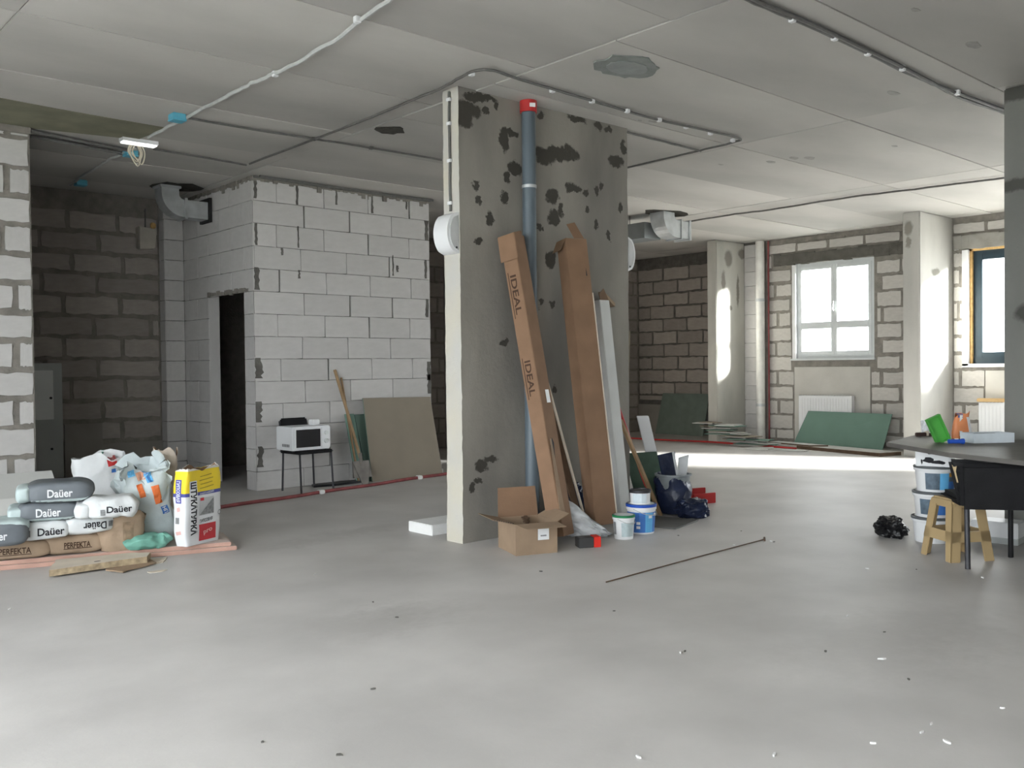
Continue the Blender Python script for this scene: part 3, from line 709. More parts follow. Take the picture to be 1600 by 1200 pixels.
# riser pipe by the window, radiator, thin red pipe
W = thing('riser_pipe', 'white vertical riser pipe in the corner by the white window', 'pipe', (13.84, 8.965, 0))
b = MB(); b.lathe([(.075, 0), (.075, 3.435)], 24); b.build('pipe', mat('riser_white', (.66, .65, .62), .35), W, smooth=True)
for z in (.6, 2.4):
    b = MB(); b.lathe([(.08, z), (.08, z+.05)], 24); b.box(.06, .125, -.015, .015, z, z+.05); b.build('bracket', M_steel, W)
W = thing('heating_pipe', 'thin dark red vertical pipe beside the white riser', 'pipe', (13.9, 8.84, 0))
b = MB(); b.tube([(0, 0, 0), (0, 0, 3.43)], .014, 8); b.build('pipe', M_redpipe, W, smooth=True)
def radiator(y0, y1, z0, z1, label):
    W = thing('radiator', label, 'radiator', (13.86, (y0+y1)/2, z0)); h = z1-z0; L2 = (y1-y0)/2
    b = MB(); b.box(-.05, -.035, -L2, L2, 0, h); b.box(.02, .035, -L2, L2, 0, h); b.build('panel', M_white, W, bevel=.006)
    b = MB(); n = int((y1-y0)/.05)
    for k in range(n): b.box(-.056, -.05, -L2+.02+k*.05, -L2+.045+k*.05, .04, h-.04)
    b.build('flutes', M_white, W)
    b = MB()
    for k in range(n): b.box(-.05, .035, -L2+.01+k*.05, -L2+.03+k*.05, h-.006, h+.006)
    b.box(-.052, .037, -L2, -L2+.01, 0, h+.006); b.box(-.052, .037, L2-.01, L2, 0, h+.006); b.build('grille', M_white, W)
    for q_ in (-L2*.6, L2*.6):
        b = MB(); b.box(.035, .085, q_, q_+.04, .05, h-.05); b.build('bracket', M_steel, W)
    b = MB(); b.tube([(0, -L2-.06, .06), (0, -L2+.01, .06)], .02, 10); b.tube([(0, -L2-.05, .06), (0, -L2-.05, -z0+.001)], .01, 8); b.build('valve', M_steel, W)
radiator(7.285, 8.22, .19, .80, 'white panel radiator under the white window')
radiator(4.3, 5.36, .14, .75, 'white panel radiator under the dark-framed window')
b = MB(); b.box(-.06, .06, -.2, .28, 0, .05); tag(b.build('wood_offcut', mat('pale_wood', (.55, .38, .19), .7), loc=(13.85, 5.1, .756), rotz=.15, bevel=.01), 'short yellow wood offcut lying on the right radiator', 'wood')

# electric cabinet behind the stub wall
W = thing('electric_cabinet', 'grey two-door electric cabinet on the rear wall behind the stub wall', 'cabinet', (2.86, 11.395, .14))
b = MB(); b.box(-.36, .36, -.24, 0, 0, 1.29); body = b.build('body', M_panelgrey, W, bevel=.006)
b = MB(); b.box(-.32, .26, -.262, -.24, .66, 1.21); d1 = b.build('door', M_panelw, W, bevel=.004)
b = MB(); b.lathe([(.014, 0), (.014, .012)], 14, Matrix.Translation((.23, -.262, .9)) @ Matrix.Rotation(math.pi/2, 4, 'X')); b.build('lock', M_dsteel, d1)
b = MB(); b.box(-.32, .26, -.262, -.24, .07, .62); d1 = b.build('door', M_panelgrey, W, bevel=.004)
b = MB(); b.lathe([(.014, 0), (.014, .012)], 14, Matrix.Translation((.23, -.262, .33)) @ Matrix.Rotation(math.pi/2, 4, 'X')); b.build('lock', M_dsteel, d1)

# ================================================================== BLOCK WALL CORNER
def tubechair_legs(root, pts, h, r, m):
    for (x, y, tx, ty) in pts:
        b = MB(); b.tube([(x, y, 0), (tx, ty, h)], r, 8); b.build('leg', m, root, smooth=True)
# chair with microwave, parallel to the block wall
W = thing('chair', 'black chair by the block wall carrying the microwave', 'chair', (5.11, 9.06, 0), math.radians(4))
tubechair_legs(W, [(-.2, -.2, -.2, -.18), (.21, -.2, .2, -.18), (-.2, .17, -.19, .16), (.21, .17, .19, .16)], .42, .011, M_dsteel)
b = MB(); b.box(-.22, .22, -.21, .2, .415, .45); b.build('seat', M_blackcloth, W, bevel=.015)
b = MB(); b.hexa([(-.19,.20,.55),(.19,.20,.55),(.19,.235,.55),(-.19,.235,.55),(-.17,.235,.79),(.17,.235,.79),(.17,.265,.79),(-.17,.265,.79)]); b.build('backrest', M_blackcloth, W, bevel=.02)
for s in (-1, 1):
    b = MB(); b.tube([(s*.18, .17, .42), (s*.18, .225, .6), (s*.17, .255, .76)], .011, 8); b.build('back_post', M_dsteel, W, smooth=True)
W = thing('microwave', 'white microwave oven standing on the black chair', 'microwave', (5.04, 8.99, .452), math.radians(2))
b = MB(); b.box(-.235, .235, -.16, .17, 0.012, .265); b.build('body', M_white, W, bevel=.008)
b = MB(); b.box(-.215, .115, -.176, -.16, .03, .25); d1 = b.build('door', M_white, W, bevel=.004)
b = MB(); b.box(-.195, .10, -.18, -.176, .045, .235); b.build('door_window', mat('dark_glass', (.01, .01, .012), .12, .1, 4, spec=.6), d1)
b = MB(); b.box(.12, .23, -.172, -.16, .03, .25); cp = b.build('control_panel', M_white, W, bevel=.003)
b = MB(); b.lathe([(.026, 0), (.024, .02)], 20, Matrix.Translation((.175, -.172, .10)) @ Matrix.Rotation(math.pi/2, 4, 'X')); b.build('knob', mat('grey_knob', (.5, .52, .52), .4), cp)
b = MB(); b.lathe([(.022, 0), (.02, .018)], 20, Matrix.Translation((.175, -.172, .19)) @ Matrix.Rotation(math.pi/2, 4, 'X')); b.build('knob', mat('white_knob', (.66, .68, .68), .4), cp)
for x in (-.2, .2):
    for y in (-.12, .12):
        b = MB(); b.lathe([(.015, 0), (.015, .014)], 12, Matrix.Translation((x, y, 0))); b.build('foot', M_black, W)
b = MB()
for k in range(7): b.box(-.237, -.234, -.1+k*.022, -.09+k*.022, .05, .08)
b.build('vents', M_dsteel, W)
b = MB(); b.box(-.05, .05, -.04, .04, 0, .06); tag(b.build('small_white_box', M_white, loc=(5.19, 9.02, .718), rotz=.2, bevel=.008), 'small white box on top of the microwave', 'box')
b = MB(); rnd = random.Random(1); b.prism([(-.35, -.05), (-.1, -.1), (.3, -.06), (.36, .04), (.1, .1), (-.3, .08)], 0, .025); tag(b.build('bitumen_scrap', M_black, loc=(5.62, 9.24, 0)), 'flat black scrap on the floor beside the chair', 'scrap')

# shovel + second handle
W = thing('shovel', 'shovel with wooden handle leaning on the block wall', 'shovel', (5.82, 9.05, 0))
top = PY(523, 578, 9.36)-W.location; base = Vector((-.01, .02, .30))
b = MB(); b.tube([base, base.lerp(top, .5)+Vector((.006, 0, 0)), top], .018, 10); b.build('handle', M_wood, W, smooth=True)
b = MB(); b.hexa([(-.03,-.06,.0),(.05,-.06,.0),(.05,-.05,.0),(-.03,-.05,.0),(-.12,.01,.27),(.10,.01,.27),(.10,.02,.27),(-.12,.02,.27)])
b.hexa([(-.12,.01,.08),(.11,-.04,.08),(.11,-.03,.08),(-.12,-.03,.08),(-.12,.01,.27),(.10,.01,.27),(.10,.02,.27),(-.12,.02,.27)])
b.tube([(-.01, .005, .2), (-.01, .02, .36)], [.014, .022], 8); b.build('blade', mat('rusty_steel', (.19, .175, .16), .6, .25, 9, metal=.4), W)
W = thing('broom_handle', 'second thin wooden stick leaning beside the shovel', 'stick', (5.87, 9.2, 0))
b = MB(); b.tube([(0, 0, .004), PY(533, 590, 9.368)-W.location], .013, 8); b.build('stick', M_wood, W, smooth=True)

def sheet(name, p, thick, m, label, cat, edge=None, group=None):
    """leaning or lying board from four corner points (bl, br, tr, tl), thickness away from the camera side"""
    p = [Vector(q) for q in p]; n = (p[1]-p[0]).cross(p[3]-p[0]).normalized()
    if n.dot(CAM-p[0]) > 0: n = -n
    o = p[0].copy(); b = MB()
    b.hexa([p[0]-o, p[1]-o, p[1]+n*thick-o, p[0]+n*thick-o, p[3]-o, p[2]-o, p[2]+n*thick-o, p[3]+n*thick-o])
    r = b.build(name, m, loc=o); tag(r, label, cat, group)
    if edge:
        r.data.materials.append(edge)
        for pl in r.data.polygons:
            if abs(pl.normal.dot(n)) < .5: pl.material_index = 1
    return r
# green sheets and the big brownish sheet against the block wall
sheet('drywall_sheet', [(5.86, 9.24, 0), (5.99, 9.22, 0), (5.90, 9.335, .80), (5.78, 9.345, .80)], .0125, MATS['green_drywall'], 'narrow green drywall strip leaning beside the shovel', 'drywall')
sheet('drywall_sheet', [(5.995, 9.20, 0), (6.20, 9.19, 0), (6.10, 9.345, .79), (5.91, 9.335, .79)], .0125, mat('green_drywall_dull', (.09, .14, .115), .85, .06, 3), 'darker green drywall strip half behind the big brown sheet', 'drywall')
tl, tr = PY(567, 622, 9.325), PY(672, 620, 9.35)
sheet('drywall_sheet', [P(582, 753), P(692, 741), tr, tl], .0125, M_drywall, 'large brownish drywall sheet leaning on the block wall', 'drywall', M_greenboard)
c = P(684, 738); b = MB(); b.prism(jag(0, 0, .04, .03, 7, 3, .3), 0, .05); tag(b.build('plaster_lump', M_foam, loc=(c.x, c.y-.05, 0)), 'small white plaster lump at the foot of the brown drywall sheet', 'lump')

# red sleeve pipe on the floor
a, c = P(340, 796), P(705, 741)
W = thing('floor_pipe', 'red sleeved pipe lying on the floor along the block room', 'pipe', (a.x, a.y, 0))
b = MB(); pts = [Vector((0, 0, .018)).lerp(Vector((c.x-a.x, c.y-a.y, .018)), t/14)+Vector((0, .02*math.sin(t*1.3), 0)) for t in range(15)]+[Vector((c.x-a.x+2.2, c.y-a.y+.25, .018))]
b.tube(pts, .018, 8); b.build('pipe', M_redpipe, W, smooth=True)
for t in (.38, .83):
    p = Vector((0, 0, 0)).lerp(Vector((c.x-a.x, c.y-a.y, 0)), t); b = MB(); b.box(p.x-.03, p.x+.03, p.y-.035, p.y+.045, 0, .042); b.build('clip', M_foam, W, bevel=.008)
a = P(1120, 681); W = thing('floor_pipe', 'red pipe on the floor at the foot of the scrap pile by the far pier', 'pipe', (12.75, 10.4, 0))
b = MB(); b.tube(smooth_path([(0, .9, .015), (.05, 0, .015), (.25, -1.0, .015), (.18, -1.9, .015), (.1, -2.7, .015)], 6), .015, 8); b.build('pipe', M_red, W, smooth=True)
# foam block by the column
b = MB(); b.box(0, .5, 0, .32, 0, .085); tag(b.build('foam_block', M_foam, loc=(4.41, 5.86, 0), bevel=.006), 'white foam slab on the floor left of the column', 'foam')

# ================================================================== SACK PILE
BO, BR = P(0, 892), P(371, 860); e1 = (BR-BO).normalized(); e2 = Vector((-e1.y, e1.x, 0)); RZ = math.atan2(e1.y, e1.x); BL = (BR-BO).length
def board_at(name, s0, s1, d0, d1, z0, z1, m, label, edge=None):
    o = BO
    pts = [o+e1*s0+e2*d0, o+e1*s1+e2*(d0+.02), o+e1*(s1-.03)+e2*d1, o+e1*s0+e2*d1]; q = pts[0].copy()
    b = MB(); b.prism([(p.x-q.x, p.y-q.y) for p in pts], 0, z1-z0); r = b.build(name, m, loc=(q.x, q.y, z0), bevel=.004); tag(r, label, 'board')
    if edge:
        r.data.materials.append(edge)
        for pl in r.data.polygons:
            if abs(pl.normal.z) < .5: pl.material_index = 1
board_at('insulation_board', -.9, BL, .0, .66, 0, .03, M_pinktop, 'lower pink-edged board under the sacks', M_pink)
board_at('insulation_board', -.9, BL-.04, .015, .64, .031, .061, M_pinktop, 'upper pink-edged board directly under the sacks', M_pink)
BZ = .062

def cube_grid(n):
    v = {}; f = []
    def key(p): return tuple(round(c, 4) for c in p)
    lst = []
    def idx(p):
        k = key(p)
        if k not in v: v[k] = len(lst); lst.append(p)
        return v[k]
    for ax in range(3):
        for s in (-1, 1):
            for i in range(n):
                for j in range(n):
                    q = []
                    for (a, c) in ((i, j), (i+1, j), (i+1, j+1), (i, j+1)):
                        p = [0, 0, 0]; p[ax] = s; p[(ax+1) % 3] = -1+2*a/n; p[(ax+2) % 3] = -1+2*c/n; q.append(idx(tuple(p)))
                    f.append(tuple(q if s > 0 else q[::-1]))
    return lst, f
CG = cube_grid(18)
def sack_mesh(L, D, H, seed, amp=.012, e=5, bend=0, freq=7, pinch=.35):
    lst, f = CG; out = []
    for p in lst:
        t = (abs(p[0])**e+abs(p[1])**e+abs(p[2])**e)**(-1/e)
        x, y, z = p[0]*t, p[1]*t, p[2]*t
        th = 1-pinch*abs(x)**6
        q = Vector((x*L/2, y*D/2*(1-.06*abs(x)**4), z*H/2*th))
        nz1 = noise.noise_vector(q*freq+Vector((seed*3.1, seed, 0))); nz2 = noise.noise_vector(q*freq*2.6+Vector((seed, seed*2, 5))); cr = abs(noise.noise(Vector((q.x*26, q.y*14, q.z*14+seed))))
        q = q + nz1*amp+nz2*amp*.55-Vector((0, (p[1]<-.5)*-1, 0))*(.25-cr)*amp*.8*max(0, abs(x)-.45)*3
        q.z += H/2 + bend*(abs(x)**2)
        q.z = max(q.z, 0)
        out.append(q)
    b = MB(); b.add(out, f); return b
def lying_sack(uv, z, L, D, H, m, label, seed, rot=0, text=None, tm=None, ends=None, amp=.008, up=1, group=None, tw=.42, th=.42, tx=0, roll=0, panel=None):
    """uv is the pixel of the middle of the sack's front lower edge"""
    p = P(*uv, z); rz = RZ+rot; fwd2 = Vector((-math.sin(rz), math.cos(rz), 0)); c = p+fwd2*D/2
    W = thing('cement_sack', label, 'sack', (c.x, c.y, z), rz, group)
    if roll: W.rotation_euler = (0, roll, rz)
    body = sack_mesh(L, D, H, seed, amp).build('sack_body', m, W, smooth=True)
    if panel:
        decal(body, rect_geo(panel[1], H*.62, 10, 5), (panel[0], -D/2, H*.5), (1, 0, 0), (0, 0, 1), (0, 1, 0), panel[2], 'printed_panel', .002, W)
    if text:
        hh = H*th
        g = text_geo(text, L*tw, hh)
        decal(body, g, (tx*L, -D/2, H*.48), (up, 0, 0), (0, 0, up), (0, 1, 0), tm, 'lettering', .004, W)
    if ends:
        s = sack_mesh(.11, D*.9, H*.75, seed+40, .012, 5); o = s.build('folded_end', ends, W, smooth=True); o.location = (-L/2+.0, 0, H*.08)
    return W, body
G1 = 'sacks on the pink boards'
def mini_print(body, W, x, z, w, h, m, D, name='printed_mark'):
    decal(body, rect_geo(w, h, 3, 3), (x, -D/2, z), (1, 0, 0), (0, 0, 1), (0, 1, 0), m, name, .004, W)
M_qr = mat('grey_print', (.22, .225, .23), .7, .3, 60)
W, bd = lying_sack((24, 876), BZ, .46, .34, .135, M_kraft, 'brown paper sack lettered PERFEKTA, left one on the bottom row', 1, 0, 'PERFEKTA', M_brownink, th=.30, group=G1)
decal(bd, rect_geo(.2, .005, 8, 1), (0, -.17, .038), (1, 0, 0), (0, 0, 1), (0, 1, 0), M_brownink, 'underline', .004, W)
W, bd = lying_sack((117, 867), BZ, .44, .34, .145, M_kraft, 'brown paper sack lettered PERFEKTA, right one on the bottom row', 2, .06, 'PERFEKTA', M_brownink, tw=.38, th=.28, tx=.04, group=G1)
decal(bd, rect_geo(.18, .005, 8, 1), (.02, -.17, .045), (1, 0, 0), (0, 0, 1), (0, 1, 0), M_brownink, 'underline', .004, W)
W, bd = lying_sack((-2, 857), .196, .36, .34, .16, M_greysack, 'dark grey sack with pale top at the left picture edge', 3, .1, 'Daüer', M_whiteink, th=.34, tw=.4, tx=-.06, group=G1)
s = MB(); sack_mesh(.37, .33, .09, 33, .008).build('pale_top', M_palefilm, W, smooth=True).location = (0, .01, .082)
W, bd = lying_sack((70, 845), .198, .33, .34, .125, M_whitepaper, 'white sack lettered in black, right of the dark sack at the left edge', 4, .08, 'Daüer', M_ink, tw=.5, th=.42, tx=.12, ends=M_whitepaper, group=G1)
mini_print(bd, W, -.10, .055, .028, .045, M_qr, .34)
b = MB(); b.box(-.2, -.1, -.12, -.06, .10, .14); b.build('green_flap', M_greencloth, W, bevel=.01)
W, bd = lying_sack((140, 836), .205, .36, .34, .125, M_whitepaper, 'white sack lying upside down with its black lettering inverted', 5, .22, 'Daüer', M_ink, up=-1, tw=.42, th=.42, tx=.10, group=G1)
mini_print(bd, W, .14, .065, .03, .04, M_qr, .34)
W, bd = lying_sack((76, 816), .318, .40, .34, .135, M_greysack, 'dark grey sack lettered in white, lower one of the stacked pair', 6, .03, 'Daüer', M_whiteink, tw=.38, th=.42, tx=.0, ends=M_palefilm, group=G1, amp=.006)
decal(bd, rect_geo(.40, .018, 12, 2), (0, -.17, .018), (1, 0, 0), (0, 0, 1), (0, 1, 0), M_palefilm, 'pale_underside', .003, W)
W, bd = lying_sack((92, 787), .445, .43, .34, .145, M_greysack, 'dark grey sack lettered in white, topmost of the pile', 7, .0, 'Daüer', M_whiteink, tw=.36, th=.38, tx=.02, ends=M_palefilm, group=G1, amp=.006)
decal(bd, rect_geo(.40, .02, 12, 2), (0, -.17, .018), (1, 0, 0), (0, 0, 1), (0, 1, 0), M_palefilm, 'pale_underside', .003, W)
# crumpled open sacks behind and beside
def shell(w_, d_, h_, seed, amp, top, freq=6, n=48, k=16, flare=0.0, sq=4):
    """standing open sack: closed bottom, ragged open top"""
    rnd = random.Random(seed); ctl = [rnd.uniform(-top, top) for _ in range(11)]; v = []; f = []
    tops = [(lambda t: ctl[int(t) % 11]*(1-t % 1)+ctl[(int(t)+1) % 11]*(t % 1))(11*i/n)+rnd.uniform(-top, top)*.15 for i in range(n)]
    for j in range(k+1):
        t = j/k
        for i in range(n):
            a = 2*math.pi*i/n; c, s_ = math.cos(a), math.sin(a)
            r = (abs(c)**sq+abs(s_)**sq)**(-1/sq)
            sc = (.90+.10*min(1, t*6))*(1+flare*t)
            z = h_*t+tops[i]*max(0, t-.75)*4
            q = Vector((c*r*w_/2*sc, s_*r*d_/2*sc, z))
            dn = noise.noise_vector(q*freq+Vector((seed, 0, seed*2)))*amp*(.25+t)+noise.noise_vector(q*freq*3+Vector((0, seed, 3)))*amp*.4*(.25+t)
            q = q+dn; q.z = max(0, q.z); v.append(q)
    for j in range(k):
        for i in range(n): f.append((j*n+i, j*n+(i+1) % n, (j+1)*n+(i+1) % n, (j+1)*n+i))
    f.append(tuple(range(n))[::-1])
    return v, f
def open_sack(loc, rz, w_, d_, h_, m, label, seed, amp=.03, top=.04, inner=None, flare=0, tilt=None, freq=6, name='open_sack'):
    W = thing(name, label, 'sack', loc, rz)
    if tilt: W.rotation_euler = (tilt[0], tilt[1], rz)
    v, f = shell(w_, d_, h_, seed, amp, top, freq, flare=flare); b = MB(); b.add(v, f); body = b.build('sack_body', m, W, smooth=True)
    v2 = [(x*.94, y*.90, z*.985+.006) for x, y, z in v]; b = MB(); b.add(v2, f); b.build('lining', inner or m, W, smooth=True)
    return W, body
p = P(198, 862, BZ)
W, bd = open_sack((p.x+.02, p.y+.15, BZ), RZ+.1, .31, .22, .25, M_kraft, 'crumpled brown paper sack slumped beside the green sack', 11, .035, .03, M_cardin)
bx = bd
decal(bd, rect_geo(.07, .13, 4, 6), (.03, -.11, .14), (1, 0, 0), (0, 0, 1), (0, 1, 0), mat('brown_label', (.25, .18, .12), .8, .2, 30), 'printed_panel', .004, W)
p = P(180, 812, .31)
W, bd = lying_sack((178, 812), .315, .36, .32, .15, M_whitepaper, 'crumpled white sack with black lettering, above the crumpled brown sack', 12, .12, 'Daüer', M_ink, tw=.46, th=.30, tx=.10, amp=.022, ends=M_whitepaper, group=G1)
mini_print(bd, W, -.07, .055, .03, .04, M_qr, .32)
p = P(155, 780, .36); c = p+e2*.42
W, bd = open_sack((c.x, c.y, BZ), RZ+.05, .38, .24, .60, M_whitepaper, 'torn white sack with red and blue marks at the back of the pile', 13, .03, .05)
decal(bd, rect_geo(.07, .06, 4, 4), (.09, -.12, .55), (1, .0, .25), (-.2, 0, 1), (0, 1, 0), M_red, 'printed_mark', .004, W)
decal(bd, rect_geo(.05, .03, 4, 3), (.11, -.12, .48), (1, 0, .1), (0, 0, 1), (0, 1, 0), M_bluep, 'printed_mark', .004, W)
decal(bd, rect_geo(.10, .02, 5, 2), (.07, -.12, .615), (1, 0, -.1), (0, 0, 1), (0, 1, 0), M_greencloth, 'printed_mark', .004, W)
p = P(240, 858, BZ); c = p+e2*.34
W, bd = open_sack((c.x, c.y, BZ+.02), RZ+.25, .33, .24, .57, M_blupaper, 'tall crumpled bluish sack with orange and blue prints', 14, .07, .06, flare=.05, tilt=(0, -.12, 0), freq=8)
for (x, z, w_, h_, m_) in ((.045, .34, .05, .14, M_orange), (.01, .475, .045, .075, M_cyan), (-.055, .385, .04, .10, M_orange), (-.04, .49, .05, .06, mat('pale_orange', (.62, .33, .22), .6)), (.0, .55, .05, .035, M_orange), (.085, .22, .05, .055, M_bluep), (-.10, .52, .05, .05, M_cyan)):
    decal(bd, rect_geo(w_, h_, 4, 6), (x, -.13, z), (1, 0, .12), (-.12, 0, 1), (0, 1, 0), m_, 'printed_mark', .005, W)
decal(bd, text_geo('knauf', .075, .026), (.01, -.13, .475), (.2, 0, -1), (1, 0, .2), (0, 1, 0), M_bluep, 'lettering', .008, W)
decal(bd, text_geo('HП', .045, .03), (.085, -.13, .22), (.2, 0, -1), (1, 0, .2), (0, 1, 0), M_whiteink, 'lettering', .008, W)
p = P(250, 800, .2); c = P(264, 858, BZ)+e2*.58
open_sack((c.x, c.y, BZ), RZ, .18, .1, .64, mat('tan_paper', (.50, .43, .36), .8, .15, 8, .3, 16), 'open paper sack with brown lining peeking over the bluish sack', 15, .03, .05, M_card)
# green sack on the board
p = P(238, 858, BZ); b = sack_mesh(.34, .22, .095, 51, .028, 3, freq=9, pinch=.6); r = b.build('green_sack', M_greencloth, smooth=True, loc=(p.x, p.y+.09, BZ), rotz=RZ+.1)
tag(r, 'folded green woven sack lying in front of the bluish sack', 'sack')
# the big plaster sack
p0, p1 = P(291, 856, BZ), P(347, 842, BZ); dv = (p1-p0); fr = math.atan2(dv.y, dv.x); wd_ = dv.length; dep = .13
c = (p0+p1)/2+Vector((-math.sin(fr), math.cos(fr), 0))*dep/2
W = thing('plaster_sack', 'upright white and yellow plaster sack lettered in Cyrillic', 'sack', (c.x, c.y, BZ), fr)
HS = .56
v, f = shell(wd_, dep, HS, 77, .016, .035, 5, n=56, k=22, sq=9)
M_stuk = band_mat('plaster_sack_print', [(-1, (.70, .71, .73)), (.36, (.07, .08, .30)), (.385, (.80, .60, .03)), (.545, (.66, .64, .60))])
b = MB(); b.add(v, f); body = b.build('sack_body', M_stuk, W, smooth=True)
b = MB(); b.add([(x*.95, y*.88, z*.985+.006) for x, y, z in v], f); b.build('lining', M_card, W, smooth=True)
def pr(geo, x, z, ud, vd, m_, name, off=.004): return decal(body, geo, (x, -dep/2, z), ud, vd, (0, 1, 0), m_, name, off, W)
xl = -wd_/2
pr(rect_geo(.075, .40, 4, 14), xl+.075, .27, (1, 0, 0), (0, 0, 1), mat('sack_white', (.72, .73, .75), .6), 'white_strip', .003)
pr(text_geo('ШТУКАТУРКА', .385, .06, .04), xl+.075, .27, (0, 0, -1), (1, 0, 0), M_ink, 'lettering', .005)
pr(rect_geo(.17, .12, 8, 5), xl+.215, .085, (1, 0, .0), (0, 0, 1), mat('sack_red', (.50, .04, .05), .5), 'red_panel', .003)
pr(text_geo('pro', .09, .035), xl+.215, .085, (1, 0, .2), (-.2, 0, 1), mat('pale_red', (.72, .45, .42), .6), 'lettering', .006)
pr(rect_geo(.15, .13, 8, 6), xl+.205, .275, (1, 0, 0), (0, 0, 1), mat('pale_picture', (.48, .49, .50), .6), 'picture', .003)
pr(([(-.07, -.06), (.07, -.06), (.07, .055), (.0, .0)], [(0, 1, 2, 3)]), xl+.205, .275, (1, 0, 0), (0, 0, 1), M_qr, 'picture_shape', .0055)
pr(rect_geo(.035, .022, 3, 2), xl+.155, .33, (1, 0, 0), (0, 0, 1), mat('sack_red', (.50, .04, .05)), 'printed_mark', .0055)
pr(text_geo('ГИПСОВАЯ', .125, .026), xl+.20, .172, (1, 0, .06), (0, 0, 1), M_ink, 'lettering', .005)
pr(text_geo('РУЧНОГО НАНЕСЕНИЯ', .15, .016), xl+.21, .372, (1, 0, .06), (0, 0, 1), M_whiteink, 'lettering', .005)
for k in range(4): pr(rect_geo(.15-.02*(k % 2), .006, 8, 1), xl+.215, .415+.028*k, (1, 0, .08), (0, 0, 1), mat('olive_ink', (.35, .26, .03), .7), 'small_print', .004)
g = MB(); pr(([(math.cos(t*math.pi/8)*r_, math.sin(t*math.pi/8)*r_) for r_ in (.014, .019) for t in range(16)], [(t, (t+1) % 16, 16+(t+1) % 16, 16+t) for t in range(16)]), wd_/2-.03, .21, (1, 0, 0), (0, 0, 1), M_qr, 'printed_ring', .005)
def ps(geo, y, z, ud, vd, m_, name, off=.004): return decal(body, geo, (-wd_/2, y, z), ud, vd, (1, 0, 0), m_, name, off, W)
ps(rect_geo(.05, .17, 3, 8), .0, .40, (0, -1, 0), (0, 0, 1), mat('sack_violet', (.10, .10, .36), .6), 'side_strip', .003)
ps(text_geo('ГИПСОВАЯ', .15, .032), .0, .40, (0, 0, -1), (0, -1, 0), M_whiteink, 'lettering', .005)
ps(rect_geo(.035, .045, 3, 3), .01, .19, (0, -1, 0), (0, 0, 1), M_qr, 'printed_mark', .004)
ps(rect_geo(.03, .03, 3, 3), .0, .27, (0, -1, .3), (0, .3, 1), mat('pale_red', (.72, .45, .42)), 'printed_mark', .004)
ps(rect_geo(.05, .025, 3, 3), .0, .10, (0, -1, .2), (0, .2, 1), mat('pale_red', (.72, .45, .42)), 'printed_mark', .004)

# white sheets leaning at the left behind the sacks
z1_ = PY(80, 736, 8.6).z
sheet('drywall_sheet', [(1.3, 8.25, 0), (2.42, 8.25, 0), (2.40, 8.66, z1_), (1.3, 8.66, z1_)], .0125, M_drywallw, 'pale drywall sheet leaning on the stub wall behind the sacks', 'drywall')
z2_ = PY(40, 784, 7.9).z
sheet('drywall_sheet', [(1.75, 7.98, 0), (2.3, 7.92, 0), (2.26, 8.18, z2_), (1.75, 8.22, z2_)], .0125, mat('drywall_pale', (.56, .56, .54), .9, .05, 3), 'smaller pale drywall offcut in front of the leaning sheet', 'drywall')
# flattened cardboard in front of the boards
def flat_card(uvs, z0, t, m, label, edge=None):
    pts = [P(u, v, z0) for u, v in uvs]; q = pts[0].copy(); rnd = random.Random(len(label)); poly = []
    for i in range(len(pts)):
        a, c = pts[i], pts[(i+1) % len(pts)]
        for k in range(4):
            s = a.lerp(c, k/4); poly.append((s.x-q.x+rnd.uniform(-.008, .008), s.y-q.y+rnd.uniform(-.008, .008)))
    b = MB(); b.prism(poly, 0, t); r = b.build('flat_cardboard', m, loc=(q.x, q.y, z0)); tag(r, label, 'cardboard', 'flattened cardboard by the sacks')
    if edge:
        r.data.materials.append(edge)
        for pl in r.data.polygons:
            if abs(pl.normal.z) < .5: pl.material_index = 1
    return r
M_cardtop = mat('cardboard_dusty', (.60, .53, .44), .9, .1, 5); M_cardtorn = mat('cardboard_torn', (.37, .29, .19), .9, .35, 25)
flat_card([(190, 893), (255, 879), (262, 872), (170, 880)], 0, .006, M_cardtop, 'thin torn cardboard flap on the floor, right of the cardboard stack')
flat_card([(165, 892), (190, 895), (245, 880), (232, 874), (165, 880)], .006, .008, M_card2, 'middle torn cardboard layer sticking out to the right')
fc = flat_card([(77, 901), (228, 879), (236, 872.5), (205, 873), (88, 884)], .014, .042, M_cardtop, 'thick flattened carton with torn edge, top of the cardboard stack', M_cardtorn)
c = P(152, 877, .056); b = MB(); b.prism([(.022*math.cos(t*math.pi/8), .010*math.sin(t*math.pi/8)) for t in range(16)], .0422, .0432); o = b.build('grip_hole', M_ink, fc); o.location = (c.x-fc.location.x, c.y-fc.location.y, 0)
c = P(245, 893); b = MB(); b.prism(jag(0, 0, .06, .035, 5, 2, .2), 0, .003); tag(b.build('paper_scrap', M_cardtop, loc=(c.x, c.y, 0)), 'small flat paper scrap on the floor by the cardboard stack', 'scrap')

